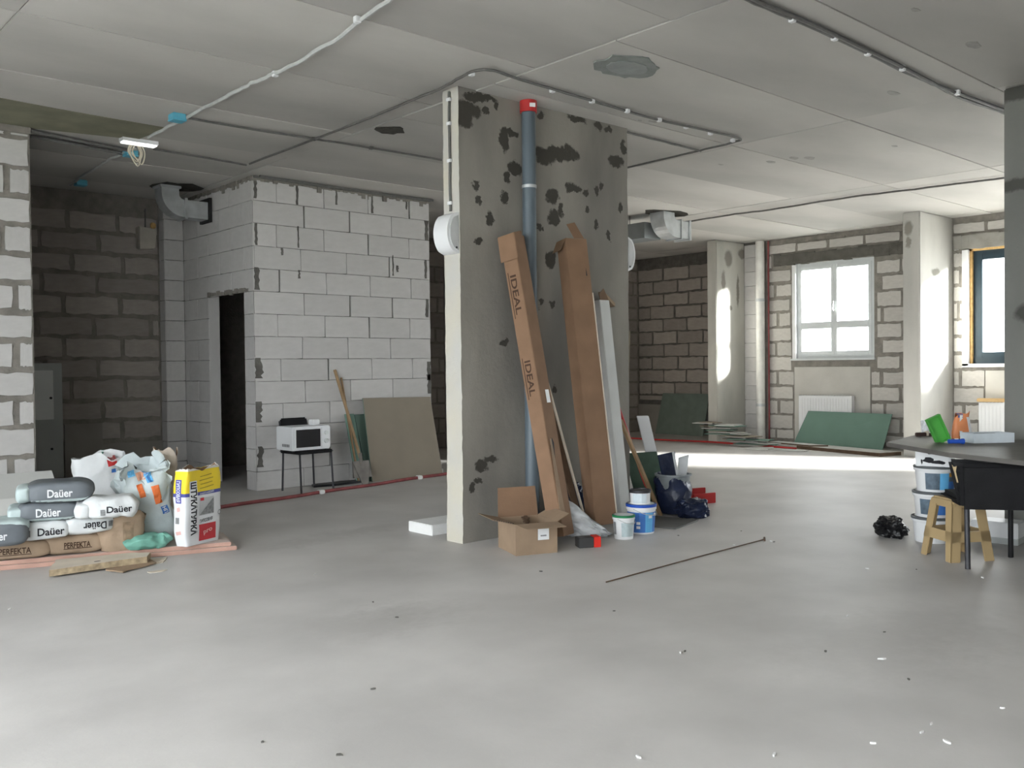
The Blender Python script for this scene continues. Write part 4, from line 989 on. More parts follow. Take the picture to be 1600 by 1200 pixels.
# ================================================================== COLUMN FRONT ITEMS
def beam(root, name, p0, p1, wv, dvv, m, bevel=.003, taper=1):
    """rectangular bar from p0 (bottom centre) to p1 (top centre); wv, dvv full width/depth vectors"""
    b = MB(); h = []
    for p, k in ((p0, 1), (p1, taper)):
        for s, t in ((-1, -1), (1, -1), (1, 1), (-1, 1)): h.append(Vector(p)+wv*(s/2*k)+dvv*(t/2*k))
    b.hexa(h); return b.build(name, m, root, bevel=bevel)
def long_carton(base, top, w_, d_, wdir, m, label, texts=(), name='long_carton'):
    base, top = Vector(base), Vector(top); W = thing(name, label, 'carton', (base.x, base.y, 0)); o = W.location.copy()
    ax = (top-base).normalized(); wv = Vector(wdir); wv = (wv-ax*wv.dot(ax)).normalized(); dv = ax.cross(wv).normalized()
    if dv.dot(Vector((0, 1, 0))) < 0: dv = -dv
    beam(W, 'carton_body', base-o, top-o, wv*w_, dv*d_, m, .004)
    return W, base-o, top-o, ax, wv, dv
# tube 1
b0 = P(868, 853); t0 = PY(800, 370, 5.33)
base = Vector((b0.x+.10, b0.y+.03, .06)); 
W, B0, T0, ax, wv, dv = long_carton(base, t0, .15, .13, (1, .22, 0), M_card, 'long narrow carton lettered IDEAL leaning on the column')
Lc = (T0-B0).length
for fr_, wd2 in ((.80, .36), (.52, .32)):
    c = B0+ax*Lc*fr_-wv*.0755
    g = text_geo('IDEAL', wd2*.85, .055); me = bpy.data.meshes.new('lettering')
    me.from_pydata([tuple(c-wv*.0015-ax*x-dv*y) for x, y in g[0]], [], g[1]); me.materials.append(M_brownink)
    o = bpy.data.objects.new('lettering', me); col.objects.link(o); o.parent = W
    b = MB(); q = [c-wv*.0015-ax*(-wd2/2)+dv*.045, c-wv*.0015-ax*(wd2/2)+dv*.045, c-wv*.0015-ax*(wd2/2)+dv*.038, c-wv*.0015-ax*(-wd2/2)+dv*.038]
    b.add(q, [(0, 1, 2, 3)]); b.build('underline', M_brownink, W)
# folded cap at its top
b = MB(); c = T0
b.hexa([c-wv*.095-dv*.085-ax*.20, c-wv*.005-dv*.085-ax*.12, c-wv*.005+dv*.08-ax*.12, c-wv*.095+dv*.08-ax*.20, c-wv*.085-dv*.08+ax*.006, c+wv*.02-dv*.085+ax*.03, c+wv*.02+dv*.08+ax*.03, c-wv*.085+dv*.08+ax*.006])
b.build('end_flap', M_card, W, bevel=.004)
b = MB(); q = B0+ax*Lc*.455+wv*.02-dv*.067; b.add([q-wv*.022-ax*.05, q+wv*.028-ax*.05, q+wv*.028+ax*.05, q-wv*.022+ax*.05], [(0, 1, 2, 3)]); b.build('sticker', M_white, W)
b = MB(); q = B0+ax*Lc*.28-wv*.03-dv*.0665; b.add([q-wv*.02-ax*.1, q+wv*.012-ax*.07, q+wv*.03+ax*.05, q+wv*.012+ax*.09, q-wv*.025+ax*.03], [(0, 1, 2, 3, 4)]); b.build('torn_hole', M_ink, W)
b = MB(); q = B0+ax*Lc*.22-dv*.068-wv*.077; b.hexa([q-ax*.35, q-ax*.35+wv*.07, q-ax*.35+wv*.07+dv*.002, q-ax*.35+dv*.002, q+ax*.22-dv*.02-wv*.0, q+ax*.22+wv*.05, q+ax*.22+wv*.05+dv*.002, q+ax*.22-dv*.018]); b.build('torn_flap', M_card2, W)
# tube 2
b0 = P(948, 836); t0 = PY(893, 376, 5.32)
base = Vector((b0.x+.03, b0.y+.08, .07))
W, B0, T0, ax, wv, dv = long_carton(base, t0, .205, .14, (1, -.22, 0), M_card, 'widest long carton leaning on the column, right of the drain pipe')
b = MB(); c = T0
b.hexa([c-wv*.02-dv*.073, c+wv*.075-dv*.073, c+wv*.075-dv*.069, c-wv*.02-dv*.069, c-wv*.045-dv*.02+ax*.13, c+wv*.035-dv*.02+ax*.15, c+wv*.035-dv*.016+ax*.15, c-wv*.045-dv*.016+ax*.13]); b.build('end_flap', M_card, W)
b = MB(); b.hexa([c-wv*.1025-dv*.07, c-wv*.1025+dv*.07, c-wv*.099+dv*.07, c-wv*.099-dv*.07, c-wv*.16-dv*.06-ax*.10, c-wv*.16+dv*.06-ax*.10, c-wv*.156+dv*.06-ax*.10, c-wv*.156-dv*.06-ax*.10]); b.build('end_flap', M_cardin, W)
b = MB(); q = T0-ax*.28+wv*.06-dv*.0765; b.add([q-wv*.006-ax*.03, q+wv*.006-ax*.03, q+wv*.0+ax*.04], [(0, 1, 2)]); b.build('slit', M_ink, W)
b = MB(); q = (B0+T0)/2+wv*.1035; b.hexa([B0+wv*.1035-dv*.075, B0+wv*.1035-dv*.06, B0+wv*.11-dv*.06, B0+wv*.11-dv*.075, T0-ax*.45+wv*.1035-dv*.075, T0-ax*.45+wv*.1035-dv*.06, T0-ax*.45+wv*.108-dv*.06, T0-ax*.45+wv*.108-dv*.075]); b.build('tape_edge', M_cardtop, W)
# white long carton with torn brown end
t0 = PY(938, 470, 5.38); b0 = Vector((5.93, 5.20, .05))
W, B0, T0, ax, wv, dv = long_carton(b0, t0, .14, .09, (1, .1, 0), mat('white_carton', (.55, .56, .55), .7, .06, 4), 'long white carton with torn brown end leaning right of the wide carton', name='white_carton')
b = MB(); c = T0
b.hexa([c-wv*.06-dv*.045, c+wv*.06-dv*.045, c+wv*.06-dv*.04, c-wv*.06-dv*.04, c-wv*.075-dv*.05+ax*.05, c+wv*.01-dv*.04+ax*.10, c+wv*.01-dv*.036+ax*.10, c-wv*.075-dv*.046+ax*.05]); b.build('torn_end', M_cardin, W)
b = MB(); b.hexa([c+wv*.02-dv*.03+ax*.08, c+wv*.03-dv*.03+ax*.04, c+wv*.03+dv*.03+ax*.04, c+wv*.02+dv*.03+ax*.08, c+wv*.17-dv*.03-ax*.02, c+wv*.165-dv*.03-ax*.05, c+wv*.165+dv*.03-ax*.05, c+wv*.17+dv*.03-ax*.02]); b.build('torn_flap', M_card2, W)
# dark plank between cartons
W = thing('plank', 'dark rough plank leaning beside the lettered carton', 'plank', (5.22, 4.97, 0))
t0 = PY(846, 590, 5.40)-W.location
beam(W, 'board', Vector((0, .01, .002)), t0, Vector((.10, .03, 0)), Vector((0, .02, .01)), M_darkwood)
beam(W, 'edge_strip', Vector((.055, -.003, .002)), t0+Vector((.05, -.01, -.02)), Vector((.012, 0, 0)), Vector((0, .03, .01)), M_cardtop)
# red-handled tool, wooden stick, white plank, dark green sheet
W = thing('red_stick', 'thin red-handled stick leaning right of the white carton', 'stick', (6.60, 5.40, 0))
b = MB(); b.tube([(0, 0, .004), PY(958, 612, 5.425)-W.location], .014, 8); b.build('stick', M_red, W, smooth=True)
W = thing('wooden_stick', 'square wooden stick leaning behind the blue bucket', 'stick', (6.44, 5.20, 0))
t0 = PY(969, 655, 5.42)-W.location
beam(W, 'stick', Vector((0, 0, .004)), t0, Vector((.035, 0, 0)), Vector((0, .035, .006)), M_wood)
bl, br = Vector((6.62, 5.30, 0)), Vector((6.96, 5.20, 0))
sheet('green_sheet', [(6.37, 5.37, 0), (6.70, 5.27, 0), (6.67, 5.43, .54), (6.345, 5.53, .54)], .01, M_dkgreen, 'dark green sheet standing behind the white plank', 'sheet')
W = thing('white_plank', 'short white plank standing beside the bin, leaning left', 'plank', (6.98, 5.60, 0))
top = Vector((6.62, 5.32, .86)); 
beam(W, 'board', Vector((0, 0, .004)), PY(1004, 650, 5.47)-W.location, Vector((.09, -.06, 0)), Vector((.01, .02, .006)), M_white)
# cardboard box with flaps
p0, pl, prr = P(806, 869), P(767, 850), P(862, 864)
u1_ = (prr-p0); u2_ = (pl-p0); bl_, bw_ = u1_.length, .36; ang = math.atan2(u1_.y, u1_.x); hh = .22
W = thing('cardboard_box', 'open brown cardboard box with spread flaps on the floor', 'box', (p0.x, p0.y, 0), ang)
bl_ = .32; t = .005
b = MB(); b.box(0, bl_, 0, t, 0, hh); b.build('side', M_card2, W); b = MB(); b.box(0, bl_, bw_-t, bw_, 0, hh); b.build('side', M_card2, W)
b = MB(); b.box(0, t, t, bw_-t, 0, hh); b.build('side', M_card2, W); b = MB(); b.box(bl_-t, bl_, t, bw_-t, 0, hh); b.build('side', M_card2, W)
b = MB(); b.box(t, bl_-t, t, bw_-t, 0, .006); b.build('bottom', M_cardin, W)
def flap(a, c, out, up, ln, m):
    a, c = Vector(a), Vector(c); o_ = Vector(out).normalized()*ln+Vector((0, 0, up)); tt = Vector((0, 0, .004))
    b = MB(); b.hexa([a, c, c+o_+(a-c)*.03, a+o_+(c-a)*.03, a+tt, c+tt, c+o_+(a-c)*.03+tt, a+o_+(c-a)*.03+tt]); b.build('flap', m, W)
flap((0, 0, hh), (bl_, 0, hh), (.15, -1, 0), -.015, .14, M_card2)
flap((0, bw_, hh), (0, 0, hh), (-1, .0, 0), .04, .16, M_card2)
flap((bl_, 0, hh), (bl_, bw_, hh), (1, 0, 0), .05, .10, M_card2)
flap((0, bw_, hh), (bl_, bw_, hh), (0, .10, 0), .21, .03, M_card)
b = MB(); b.box(.17, .255, -.0015, 0, .10, .20); lab = b.build('label', M_white, W)
b = MB(); b.box(.19, .235, -.0025, -.0015, .125, .135); b.build('print_line', M_qr, lab)
b = MB(); rnd = random.Random(8)
for k in range(14):
    x, y = rnd.uniform(.05, .27), rnd.uniform(.05, .31); b.box(-.04, .04, -.012, .012, -.005, .005, Matrix.Translation((x, y, .12+rnd.uniform(0, .1))) @ Matrix.Rotation(rnd.uniform(0, 3), 4, 'Z') @ Matrix.Rotation(rnd.uniform(-.7, .7), 4, 'Y'))
b.box(t+.001, bl_-t-.001, t+.001, bw_-t-.001, .007, .11)
st = b.build('contents', M_darkwood, W); st['kind'] = 'stuff'
b = MB()
for k in range(9): b.box(-.1545+k*.0, -.0, 0, 0, 0, 0) if False else b.box(-.15+k*.017, -.141+k*.017, .02, .032, hh+.040-k*.0042, hh+.0435-k*.0042)
b.build('flap_print', M_ink, W)

# blob-shaped things
def blob(name, loc, size, m, label, cat, seed, amp=.25, freq=6, rz=0, e=2.6, group=None, skew=0):
    lst, f = CG; out = []
    for p in lst:
        t = (abs(p[0])**e+abs(p[1])**e+abs(p[2])**e)**(-1/e); q = Vector((p[0]*t, p[1]*t, p[2]*t))
        d = 1+amp*noise.noise(q*1.6+Vector((seed*1.7, seed, 0)))+amp*.7*abs(noise.noise(q*freq*.6+Vector((seed, 3, seed))))-amp*.5*abs(noise.noise(q*freq+Vector((1, seed, 2))))
        q = Vector((q.x*size[0]/2*d, q.y*size[1]/2*d, (q.z*d*.5+.45)*size[2])); q.z = max(0, q.z*(1-skew*q.x/size[0]*2)); q.x -= skew*q.z*.5; out.append(q)
    b = MB(); b.add(out, f); r = b.build(name, m, smooth=True, loc=loc, rotz=rz); 
    if label: tag(r, label, cat, group)
    return r
p = P(922, 842)
blob('plastic_bag', (5.22, 4.93, 0), (.36, .18, .23), M_film, 'crumpled clear plastic bag on the floor between the two cartons', 'bag', 5, .34, 4, rz=-.6, e=2.2, skew=.7)
p = P(925, 795); blob('dark_rag', (5.40, 5.28, 0), (.28, .16, .36), M_navy, 'dark crumpled bag behind the clear plastic bag', 'bag', 9, .4, 7)
p = P(905, 857); ang = math.atan2(-.08, .15)
W = thing('small_box', 'small black and red box on the floor in front of the plastic bag', 'box', (p.x, p.y, 0), ang)
b = MB(); b.box(0, .115, 0, .1, 0, .075); b.build('body', mat('charcoal_box', (.05, .05, .05), .6), W, bevel=.004); b = MB(); b.box(.1155, .17, -.001, .101, 0, .078); b.build('red_end', mat('vivid_red', (.62, .03, .02), .45), W, bevel=.004)

def bucket(loc, r, h, mb, ml, label, rz=0, bands=(), lid=True, handle=True, group=None, rim=1.04, name='bucket'):
    W = thing(name, label, 'bucket', loc, rz, group)
    b = MB(); b.lathe([(r*.86, 0), (r*.88, .004), (r*.99, h*.9), (r*1.0, h)], 36); body = b.build('body', mb, W, smooth=True)
    b = MB(); b.lathe([(r*rim*.99, h*.80), (r*rim*1.01, h*.82), (r*rim*1.01, h*.9), (r*rim*.995, h*.905)], 36, cap=False); b.build('rim', mb, W, smooth=True)
    if lid:
        b = MB(); b.lathe([(r*rim*1.02, h*.905), (r*rim*1.03, h*.92), (r*rim*1.03, h*.985), (r*rim*.97, h), (r*.9, h), (r*.88, h*.985), (.001, h*.985)], 36); b.build('lid', ml, W, smooth=True)
    for (a0, a1, z0, z1, m_, nm) in bands:
        n = 10; v = []
        for k in range(n+1):
            a = a0+(a1-a0)*k/n
            for z in (z0, z1):
                rr = r*(.88+.11*z/.9)*1.012; v.append((rr*math.cos(a), rr*math.sin(a), z*h))
        b = MB(); b.add(v, [(2*k, 2*k+2, 2*k+3, 2*k+1) for k in range(n)]); b.build(nm, m_, W)
    if handle:
        b = MB(); b.tube([(r*1.05*math.cos(t), r*1.05*math.sin(t), h*(.86-.22*math.sin((t-3.3)/3*math.pi))) for t in [3.3+3*k/10 for k in range(11)]], .003, 6); b.build('handle', M_conduit, W)
    return W
CAMA = -math.pi*.5-.72  # direction from the buckets back to the camera
p = P(975, 844); d = Vector((.74, .67, 0)); c = p+d*.085
bucket((c.x, c.y, 0), .083, .185, M_white, M_green, 'small white bucket with green lid', bands=[(CAMA-.35, CAMA+1.0, .12, .70, mat('pale_blue_print', (.42, .50, .52), .5, .12, 30), 'label'), (CAMA-1.35, CAMA-.95, .2, .72, M_qr, 'label')])
p = P(1003, 836); c = p+d*.118
W = bucket((c.x, c.y, 0), .115, .235, M_white, M_blue, 'blue and white paint bucket with blue lid under the small can', bands=[(CAMA-1.5, CAMA+1.5, .06, .74, M_bluep, 'label'), (CAMA+.15, CAMA+.8, .07, .73, M_cyan, 'label_panel')])
cz_ = .236
for k, (a, z) in enumerate(((-.35, .2), (-.35, .34), (.5, .55), (.95, .62))):
    r_ = .115*.97*1.03; aa = CAMA+a; b = MB(); v = [(r_*1.03*math.cos(aa+s*.13), r_*1.03*math.sin(aa+s*.13), .235*(z+tz)) for s, tz in ((-1, 0), (1, 0), (1, .09), (-1, .09))]; b.add(v, [(0, 1, 2, 3)]); b.build('printed_mark', M_white, W)
W = thing('paint_can', 'small white can with dark rim standing on the blue bucket', 'can', (c.x+.0, c.y+.01, .2325))
b = MB(); b.lathe([(.078, 0), (.082, .09), (.082, .10)], 30); b.build('body', M_white, W, smooth=True)
b = MB(); b.lathe([(.086, .088), (.087, .11), (.08, .113), (.078, .105), (.001, .105)], 30); b.build('rim', M_dsteel, W, smooth=True)
b = MB(); v = [(.084*math.cos(CAMA+a), .084*math.sin(CAMA+a), z) for a in (-.9, -.5, 0, .5) for z in (.01, .085)]; b.add(v, [(0, 2, 3, 1), (2, 4, 5, 3), (4, 6, 7, 5)]); b.build('label', mat('pale_label', (.55, .62, .66), .5, .1, 20), W)
# tile under the bin
b = MB(); b.prism([(-.24, -.24), (.24, -.24), (.24, .24), (-.24, .24)], 0, .012); tag(b.build('floor_tile', M_tile, loc=(6.16, 4.97, 0), rotz=.25), 'dark square tile lying on the floor under the bin', 'tile')
# bin with dark blue bag
W = thing('waste_bin', 'grey bin draped in dark blue plastic with rubbish sticking out', 'bin', (6.62, 5.20, .0))
b = MB(); b.lathe([(.11, .013), (.13, .10), (.15, .34), (.165, .345), (.165, .36), (.145, .36), (.12, .05), (.001, .05)], 32); b.build('body', mat('grey_bin', (.20, .22, .23), .45, .15, 8), W, smooth=True)
v, f = shell(.31, .31, .31, 5, .035, .03, 8, sq=2); b = MB(); b.add([(x, y, z+.013) for x, y, z in v], f); b.build('bin_liner', M_navy, W, smooth=True)
b = MB(); b.hexa([(-.09,.02,.25),(.06,.0,.25),(.06,.012,.25),(-.09,.032,.25),(-.13,.06,.53),(.07,.03,.55),(.07,.042,.55),(-.13,.072,.53)]); b.build('navy_folder', M_navy, W)
b = MB(); b.hexa([(.02,-.03,.3),(.11,-.06,.3),(.11,-.055,.3),(.02,-.025,.3),(.06,-.02,.5),(.17,-.05,.52),(.17,-.045,.52),(.06,-.015,.5)]); b.build('paper', mat('grey_paper', (.55, .57, .59), .6), W)
b = MB(); b.tube([(-.02, -.08, .28), (-.06, -.05, .56)], .012, 8); b.build('metal_bar', M_steel, W)
blob('rubbish_bag', (6.56, 4.94, .0), (.28, .2, .17), M_navy, 'shiny navy plastic bag slumped in front of the bin', 'bag', 12, .3, 6, rz=-.5)
W = thing('red_tray', 'red plastic tray on the floor right of the bin', 'tray', (7.16, 5.38, 0), -.3)
b = MB(); b.box(0, .26, 0, .02, 0, .10); b.box(0, .26, .16, .18, 0, .13); b.box(0, .26, .02, .16, 0, .012); b.box(.245, .26, .02, .16, .012, .06); b.build('tray_body', M_red, W, bevel=.004)
# rod on the floor
a, c = P(947, 911), P(1194, 844); W = thing('steel_rod', 'thin dark steel rod lying on the floor in the foreground', 'rod', (a.x, a.y, 0))
b = MB(); b.tube([(0, 0, .006), ((c.x-a.x)*.5, (c.y-a.y)*.5+.008, .006), (c.x-a.x, c.y-a.y, .006)], .0045, 6); b.build('rod', M_darkwood, W)
b = MB(); b.tube([(c.x-a.x-.04, c.y-a.y-.03, .008), (c.x-a.x+.05, c.y-a.y+.03, .008)], .008, 6); b.build('rod_end', M_darkwood, W)

# ================================================================== WINDOW AREA FLOOR
bl, br, tr, tl = Vector((13.50, 8.15, .002)), Vector((13.42, 6.60, .002)), PX(1394, 647, 13.74), PX(1263, 642, 13.78)
sheet('drywall_sheet', [bl, br, tr, tl], .0125, M_greenboard, 'green drywall sheet leaning in front of the radiator', 'drywall')
def floor_board(pts, z0, t, m, label, cat='board', edge=None, group=None, name='board'):
    q = Vector((*pts[0], 0)); b = MB(); b.prism([(x-q.x, y-q.y) for x, y in pts], 0, t); r = b.build(name, m, loc=(q.x, q.y, z0)); tag(r, label, cat, group)
    if edge:
        r.data.materials.append(edge)
        for pl in r.data.polygons:
            if abs(pl.normal.z) < .5: pl.material_index = 1
    return r
q = [P(1243, 695), P(1370, 711), P(1392, 700), P(1255, 687)]
floor_board([(12.95, 7.75), (12.62, 6.25), (13.02, 6.12), (13.38, 7.70)], 0, .05, M_drywallw, 'long stacked board with brown edge on the floor before the green sheet', edge=M_darkwood)
floor_board([(13.1, 8.35), (12.9, 7.5), (13.1, 7.3), (13.32, 8.3)], .052, .02, M_drywallw, 'pale board end resting on the long stacked board', edge=M_darkwood)
rnd = random.Random(21)
for k in range(22):
    y = 8.35+rnd.random()*1.15*(1-k/40); x = 12.86+rnd.random()*.14; zz = .004+k*.0165*(1 if k < 20 else 1)
    y = 8.55+(k/22)*.75+rnd.uniform(-.25, .25); L_, w2 = rnd.uniform(.35, .85)*(1-.3*k/22), rnd.uniform(.2, .34)
    b = MB(); b.prism([(-w2/2, -L_/2), (w2/2*rnd.uniform(.5, 1), -L_/2*rnd.uniform(.8, 1.1)), (w2/2, L_/2*rnd.uniform(.7, 1)), (-w2/2*rnd.uniform(.6, 1), L_/2)], 0, .0125)
    r = b.build('drywall_offcut', [M_drywallw, M_drywall, M_greenboard, M_drywallw][k % 4], loc=(x, y, zz), rotz=rnd.uniform(-.35, .35)); r.rotation_euler = (rnd.uniform(-.03, .03), rnd.uniform(-.03, .03), rnd.uniform(-.3, .3))
    tag(r, ['white drywall offcut', 'brownish drywall offcut', 'green drywall offcut', 'white drywall offcut'][k % 4]+' in the scrap pile by the far pier', 'offcut', 'drywall offcuts piled by the far pier')
for k, (uv, L_, w2) in enumerate((((1215, 688), .5, .3), ((1245, 691), .6, .25), ((1190, 690), .35, .2))):
    c = P(*uv); b = MB(); b.prism([(-w2/2, -L_/2), (w2/2, -L_/2), (w2/2, L_/2*.8), (-w2/2*.7, L_/2)], 0, .0125)
    tag(b.build('drywall_offcut', M_drywallw, loc=(12.45+.12*k, c.y-.7, .002), rotz=.3*k), 'flat drywall offcut on the floor in front of the scrap pile', 'offcut', 'flat offcuts before the scrap pile')
# alcove things
sheet('drywall_sheet', [(14.1, 11.5, 0), (14.06, 10.35, 0), (14.28, 10.35, .78), (14.28, 11.45, .78)], .0125, mat('dim_green_board', (.16, .20, .175), .85), 'dim greenish board leaning low in the dark alcove', 'drywall')
W = thing('plank', 'tall pale plank leaning in the alcove corner behind the column', 'plank', (13.42, 11.72, 0))
beam(W, 'board', Vector((0, 0, .004)), Vector((.42, .26, 2.0)), Vector((.12, -.08, 0)), Vector((.015, .02, 0)), mat('pale_plank', (.36, .33, .27), .8, .12, 6))
# ================================================================== RIGHT: TABLE, BUCKETS, STOOL, CHAIR
TZ = .745
W = thing('table', 'long grey board table at the right edge', 'table', (6.9, 2.4, 0))
o = Vector((6.9, 2.4, 0)); tp = [(6.64, 3.235), (6.12, 2.56), (5.86, 1.9), (5.72, 1.2), (6.5, .9), (7.4, 2.2), (7.62, 3.42)]
b = MB(); b.prism([(x-o.x, y-o.y) for x, y in tp], TZ-.03, TZ); b.build('tabletop', M_table, W, bevel=.004)
for (x, y) in ((6.92, 2.22), (6.0, 1.4), (6.4, 1.05)):
    b = MB(); b.box(x-o.x-.02, x-o.x+.02, y-o.y-.02, y-o.y+.02, 0, TZ-.03); b.build('leg', M_dsteel, W)
# bucket stack
p = P(1458, 850); c = p+Vector((.9, .4, 0)).normalized()*.13; zz = 0
M_ltrim = mat('dark_lid', (.10, .11, .115), .5, .15, 8)
for k, (lab, bands) in enumerate((('white bucket at the bottom of the stack under the table', [(CAMA+.2, CAMA+1.3, .2, .6, M_qr, 'label')]),
                                  ('paint bucket in the middle of the stack under the table', [(CAMA-1.2, CAMA-.5, .12, .72, mat('slate_print', (.10, .14, .18), .5, .3, 25), 'label'), (CAMA-.5, CAMA+1.3, .12, .5, M_bluep, 'label'), (CAMA-.5, CAMA+.2, .5, .72, mat('amber_print', (.45, .22, .03), .5, .2, 25), 'label'), (CAMA+.2, CAMA+1.3, .5, .72, M_bluep, 'label')]),
                                  ('top paint bucket of the stack, below the white box', [(CAMA-.95, CAMA+.05, .1, .74, mat('slate_print', (.10, .14, .18)), 'label'), (CAMA-.2, CAMA+.3, .1, .74, M_cyan, 'label'), (CAMA+.3, CAMA+1.4, .42, .6, mat('slate_print', (.10, .14, .18)), 'label'), (CAMA+.3, CAMA+1.4, .6, .76, mat('amber_print', (.45, .22, .03)), 'label'), (CAMA+.3, CAMA+1.4, .1, .42, M_bluep, 'label')]))):
    bucket((c.x+.008*k, c.y-.005*k, zz), .143, .19, M_white, M_ltrim, lab, bands=bands, handle=False, group='bucket stack under the table'); zz += .189
W = thing('white_box', 'white box with black smears on the bucket stack under the tabletop', 'box', (c.x+.02, c.y-.01, zz), .28)
b = MB(); b.box(-.13, .13, -.12, .12, 0, .142); bx_ = b.build('body', M_white, W, bevel=.006)
for (y, z, a_, h_) in ((.02, .035, .05, .012), (-.03, .045, .035, .02), (.06, .03, .02, .012), (-.075, .035, .008, .02), (-.02, .095, .015, .005)):
    b = MB(); b.prism(jag(y, z, a_, h_, 12, int(a_*1000), .35), 0, .001, Matrix(((0, 0, -1, -.1305), (-1, 0, 0, 0), (0, 1, 0, 0), (0, 0, 0, 1)))); b.build('smear', M_ink, W)
# white box behind stool
b = MB(); b.box(-.1, .1, -.16, .16, 0, .16); b2 = thing('white_carton', 'white carton on the floor behind the stool', 'carton', (7.25, 2.68, 0), .1)
b.build('body', M_white, b2, bevel=.006); b = MB(); b.box(-.102, .102, -.162, .162, 0, .05); b.build('grey_base', M_panelgrey, b2, bevel=.004)
blob('black_bag', (6.90, 3.325, 0), (.24, .21, .15), mat('black_film', (.01, .01, .011), .35, .3, 9, .3, 20), 'crumpled black plastic bag on the floor left of the bucket stack', 'bag', 21, .45, 8, rz=.4)
# plastic stool
W = thing('plastic_stool', 'beige plastic stool in front of the bucket stack', 'stool', (6.47, 2.655, 0), math.atan2(-.29, -.18)+math.pi)
SHT, RB, RT = .415, .165, .115
def leg_pts(sx, sy):
    # L-shaped leg, tapered from base to top
    b = MB()
    for (ax_, ay_) in ((.075, .012), (.012, .075)):
        lo = [(sx*RB, sy*RB), (sx*(RB-ax_*.8), sy*RB), (sx*(RB-ax_*.8), sy*(RB-ay_)), (sx*RB, sy*(RB-ay_))]
        hi = [(sx*RT*1.05, sy*RT*1.05), (sx*(RT*1.05-ax_), sy*RT*1.05), (sx*(RT*1.05-ax_), sy*(RT*1.05-ay_)), (sx*RT*1.05, sy*(RT*1.05-ay_))]
        b.hexa([(x, y, 0) for x, y in lo]+[(x, y, SHT-.03) for x, y in hi])
    return b
for sx in (-1, 1):
    for sy in (-1, 1): leg_pts(sx, sy).build('leg', M_tan, W, bevel=.004)
b = MB(); b.hexa([(-RT*1.12,-RT*1.12,SHT-.06),(RT*1.12,-RT*1.12,SHT-.06),(RT*1.12,RT*1.12,SHT-.06),(-RT*1.12,RT*1.12,SHT-.06),(-RT,-RT,SHT),(RT,-RT,SHT),(RT,RT,SHT),(-RT,RT,SHT)]); b.build('seat', M_tan, W, bevel=.012)
k0, k1 = .13, .20
for i in range(4):
    M = Matrix.Rotation(i*math.pi/2, 4, 'Z'); r0 = RB+(RT*1.05-RB)*k0/.385; r1 = RB+(RT*1.05-RB)*k1/.385
    b = MB(); b.add([(-r0,-r0,k0),(r0,-r0,k0),(r0,-r0+.012,k0),(-r0,-r0+.012,k0),(-r1,-r1,k1),(r1,-r1,k1),(r1,-r1+.012,k1),(-r1,-r1+.012,k1)], [(3,2,1,0),(4,5,6,7),(0,1,5,4),(1,2,6,5),(2,3,7,6),(3,0,4,7)], M); b.build('stretcher', M_tan, W)
# black chair with torn backrest
ca = math.atan2(-.80, .60)   # direction along the backrest, to the right in the picture
W = thing('chair', 'black upholstered chair with torn backrest at the right edge', 'chair', (6.24, 2.32, 0), ca)
# local x along backrest, local y away from camera
b = MB(); b.hexa([(-.21,-.02,.385),(.25,-.02,.385),(.25,.03,.385),(-.21,.03,.385),(-.225,-.05,.685),(.265,-.05,.685),(.265,-.0,.685),(-.225,-.0,.685)]); bk = b.build('backrest', M_blackcloth, W, bevel=.03, smooth=True)
b = MB(); b.hexa([(-.205,.035,.40),(.26,.035,.40),(.26,.075,.40),(-.205,.075,.40),(-.28,-.0,.708),(.28,-.0,.708),(.28,.037,.708),(-.28,.037,.708)]); b.build('backrest_shell', M_black, W, bevel=.02, smooth=True)
b = MB(); b.prism([(-.262, .675), (-.25, .66), (-.232, .665), (-.238, .63), (-.222, .56), (-.232, .558), (-.246, .62)], 0, .004, Matrix(((1, 0, 0, 0), (0, 0, -1, -.004), (0, 1, 0, 0), (0, 0, 0, 1)))); b.build('torn_foam', mat('foam_tan', (.42, .32, .19), .9, .15, 12), W)
b = MB(); b.box(-.22, .25, .05, .46, .40, .46); b.build('seat', M_blackcloth, W, bevel=.025)
for (x, y, tx, ty) in ((-.17, -.02, -.155, .06), (.22, -.02, .2, .06), (-.17, .42, -.15, .36), (.22, .42, .2, .36)):
    b = MB(); b.tube([(x, y, 0.004), (tx, ty, .42)], .017, 10); b.build('leg', M_dsteel if x < 0 and y < 0 else M_black, W, smooth=True)
# things on the table
def on(uv, z=TZ): return P(*uv, z)
c = on((1480, 692)); W = thing('green_tray', 'bright green plastic tray standing tilted on the table', 'tray', (c.x+.05, c.y+.05, TZ), -.72)
b = MB(); M = Matrix.Rotation(-.42, 4, 'Y'); b.box(-.045, .045, 0, .008, .004, .2, M); b.build('back', M_bgreen, W)
b = MB(); b.box(-.055, -.043, -.025, .01, .004, .205, M); b.box(.043, .055, -.025, .01, .004, .205, M); b.box(-.045, .045, -.025, .01, .195, .205, M); b.box(-.045, .045, -.025, .01, .004, .012, M); b.build('rim', M_bgreen, W, bevel=.002)
c = on((1502, 686)); W = thing('snack_bag', 'orange and white printed plastic bag standing on the table', 'bag', (c.x+.08, c.y+.03, TZ), -.72)
v, f = shell(.16, .08, .19, 3, .018, .015, 9, n=32, k=10, flare=-.35, sq=3); b = MB(); b.add(v, f); sb = b.build('bag_body', mat('orange_bag', (.72, .27, .12), .4, .08, 8), W, smooth=True)
decal(sb, ([(-.02, -.08), (.0, -.08), (.012, .08), (-.012, .08)], [(0, 1, 2, 3)]), (-.015, -.04, .1), (1, 0, 0), (0, 0, 1), (0, 1, 0), M_white, 'white_stripe', .004, W)
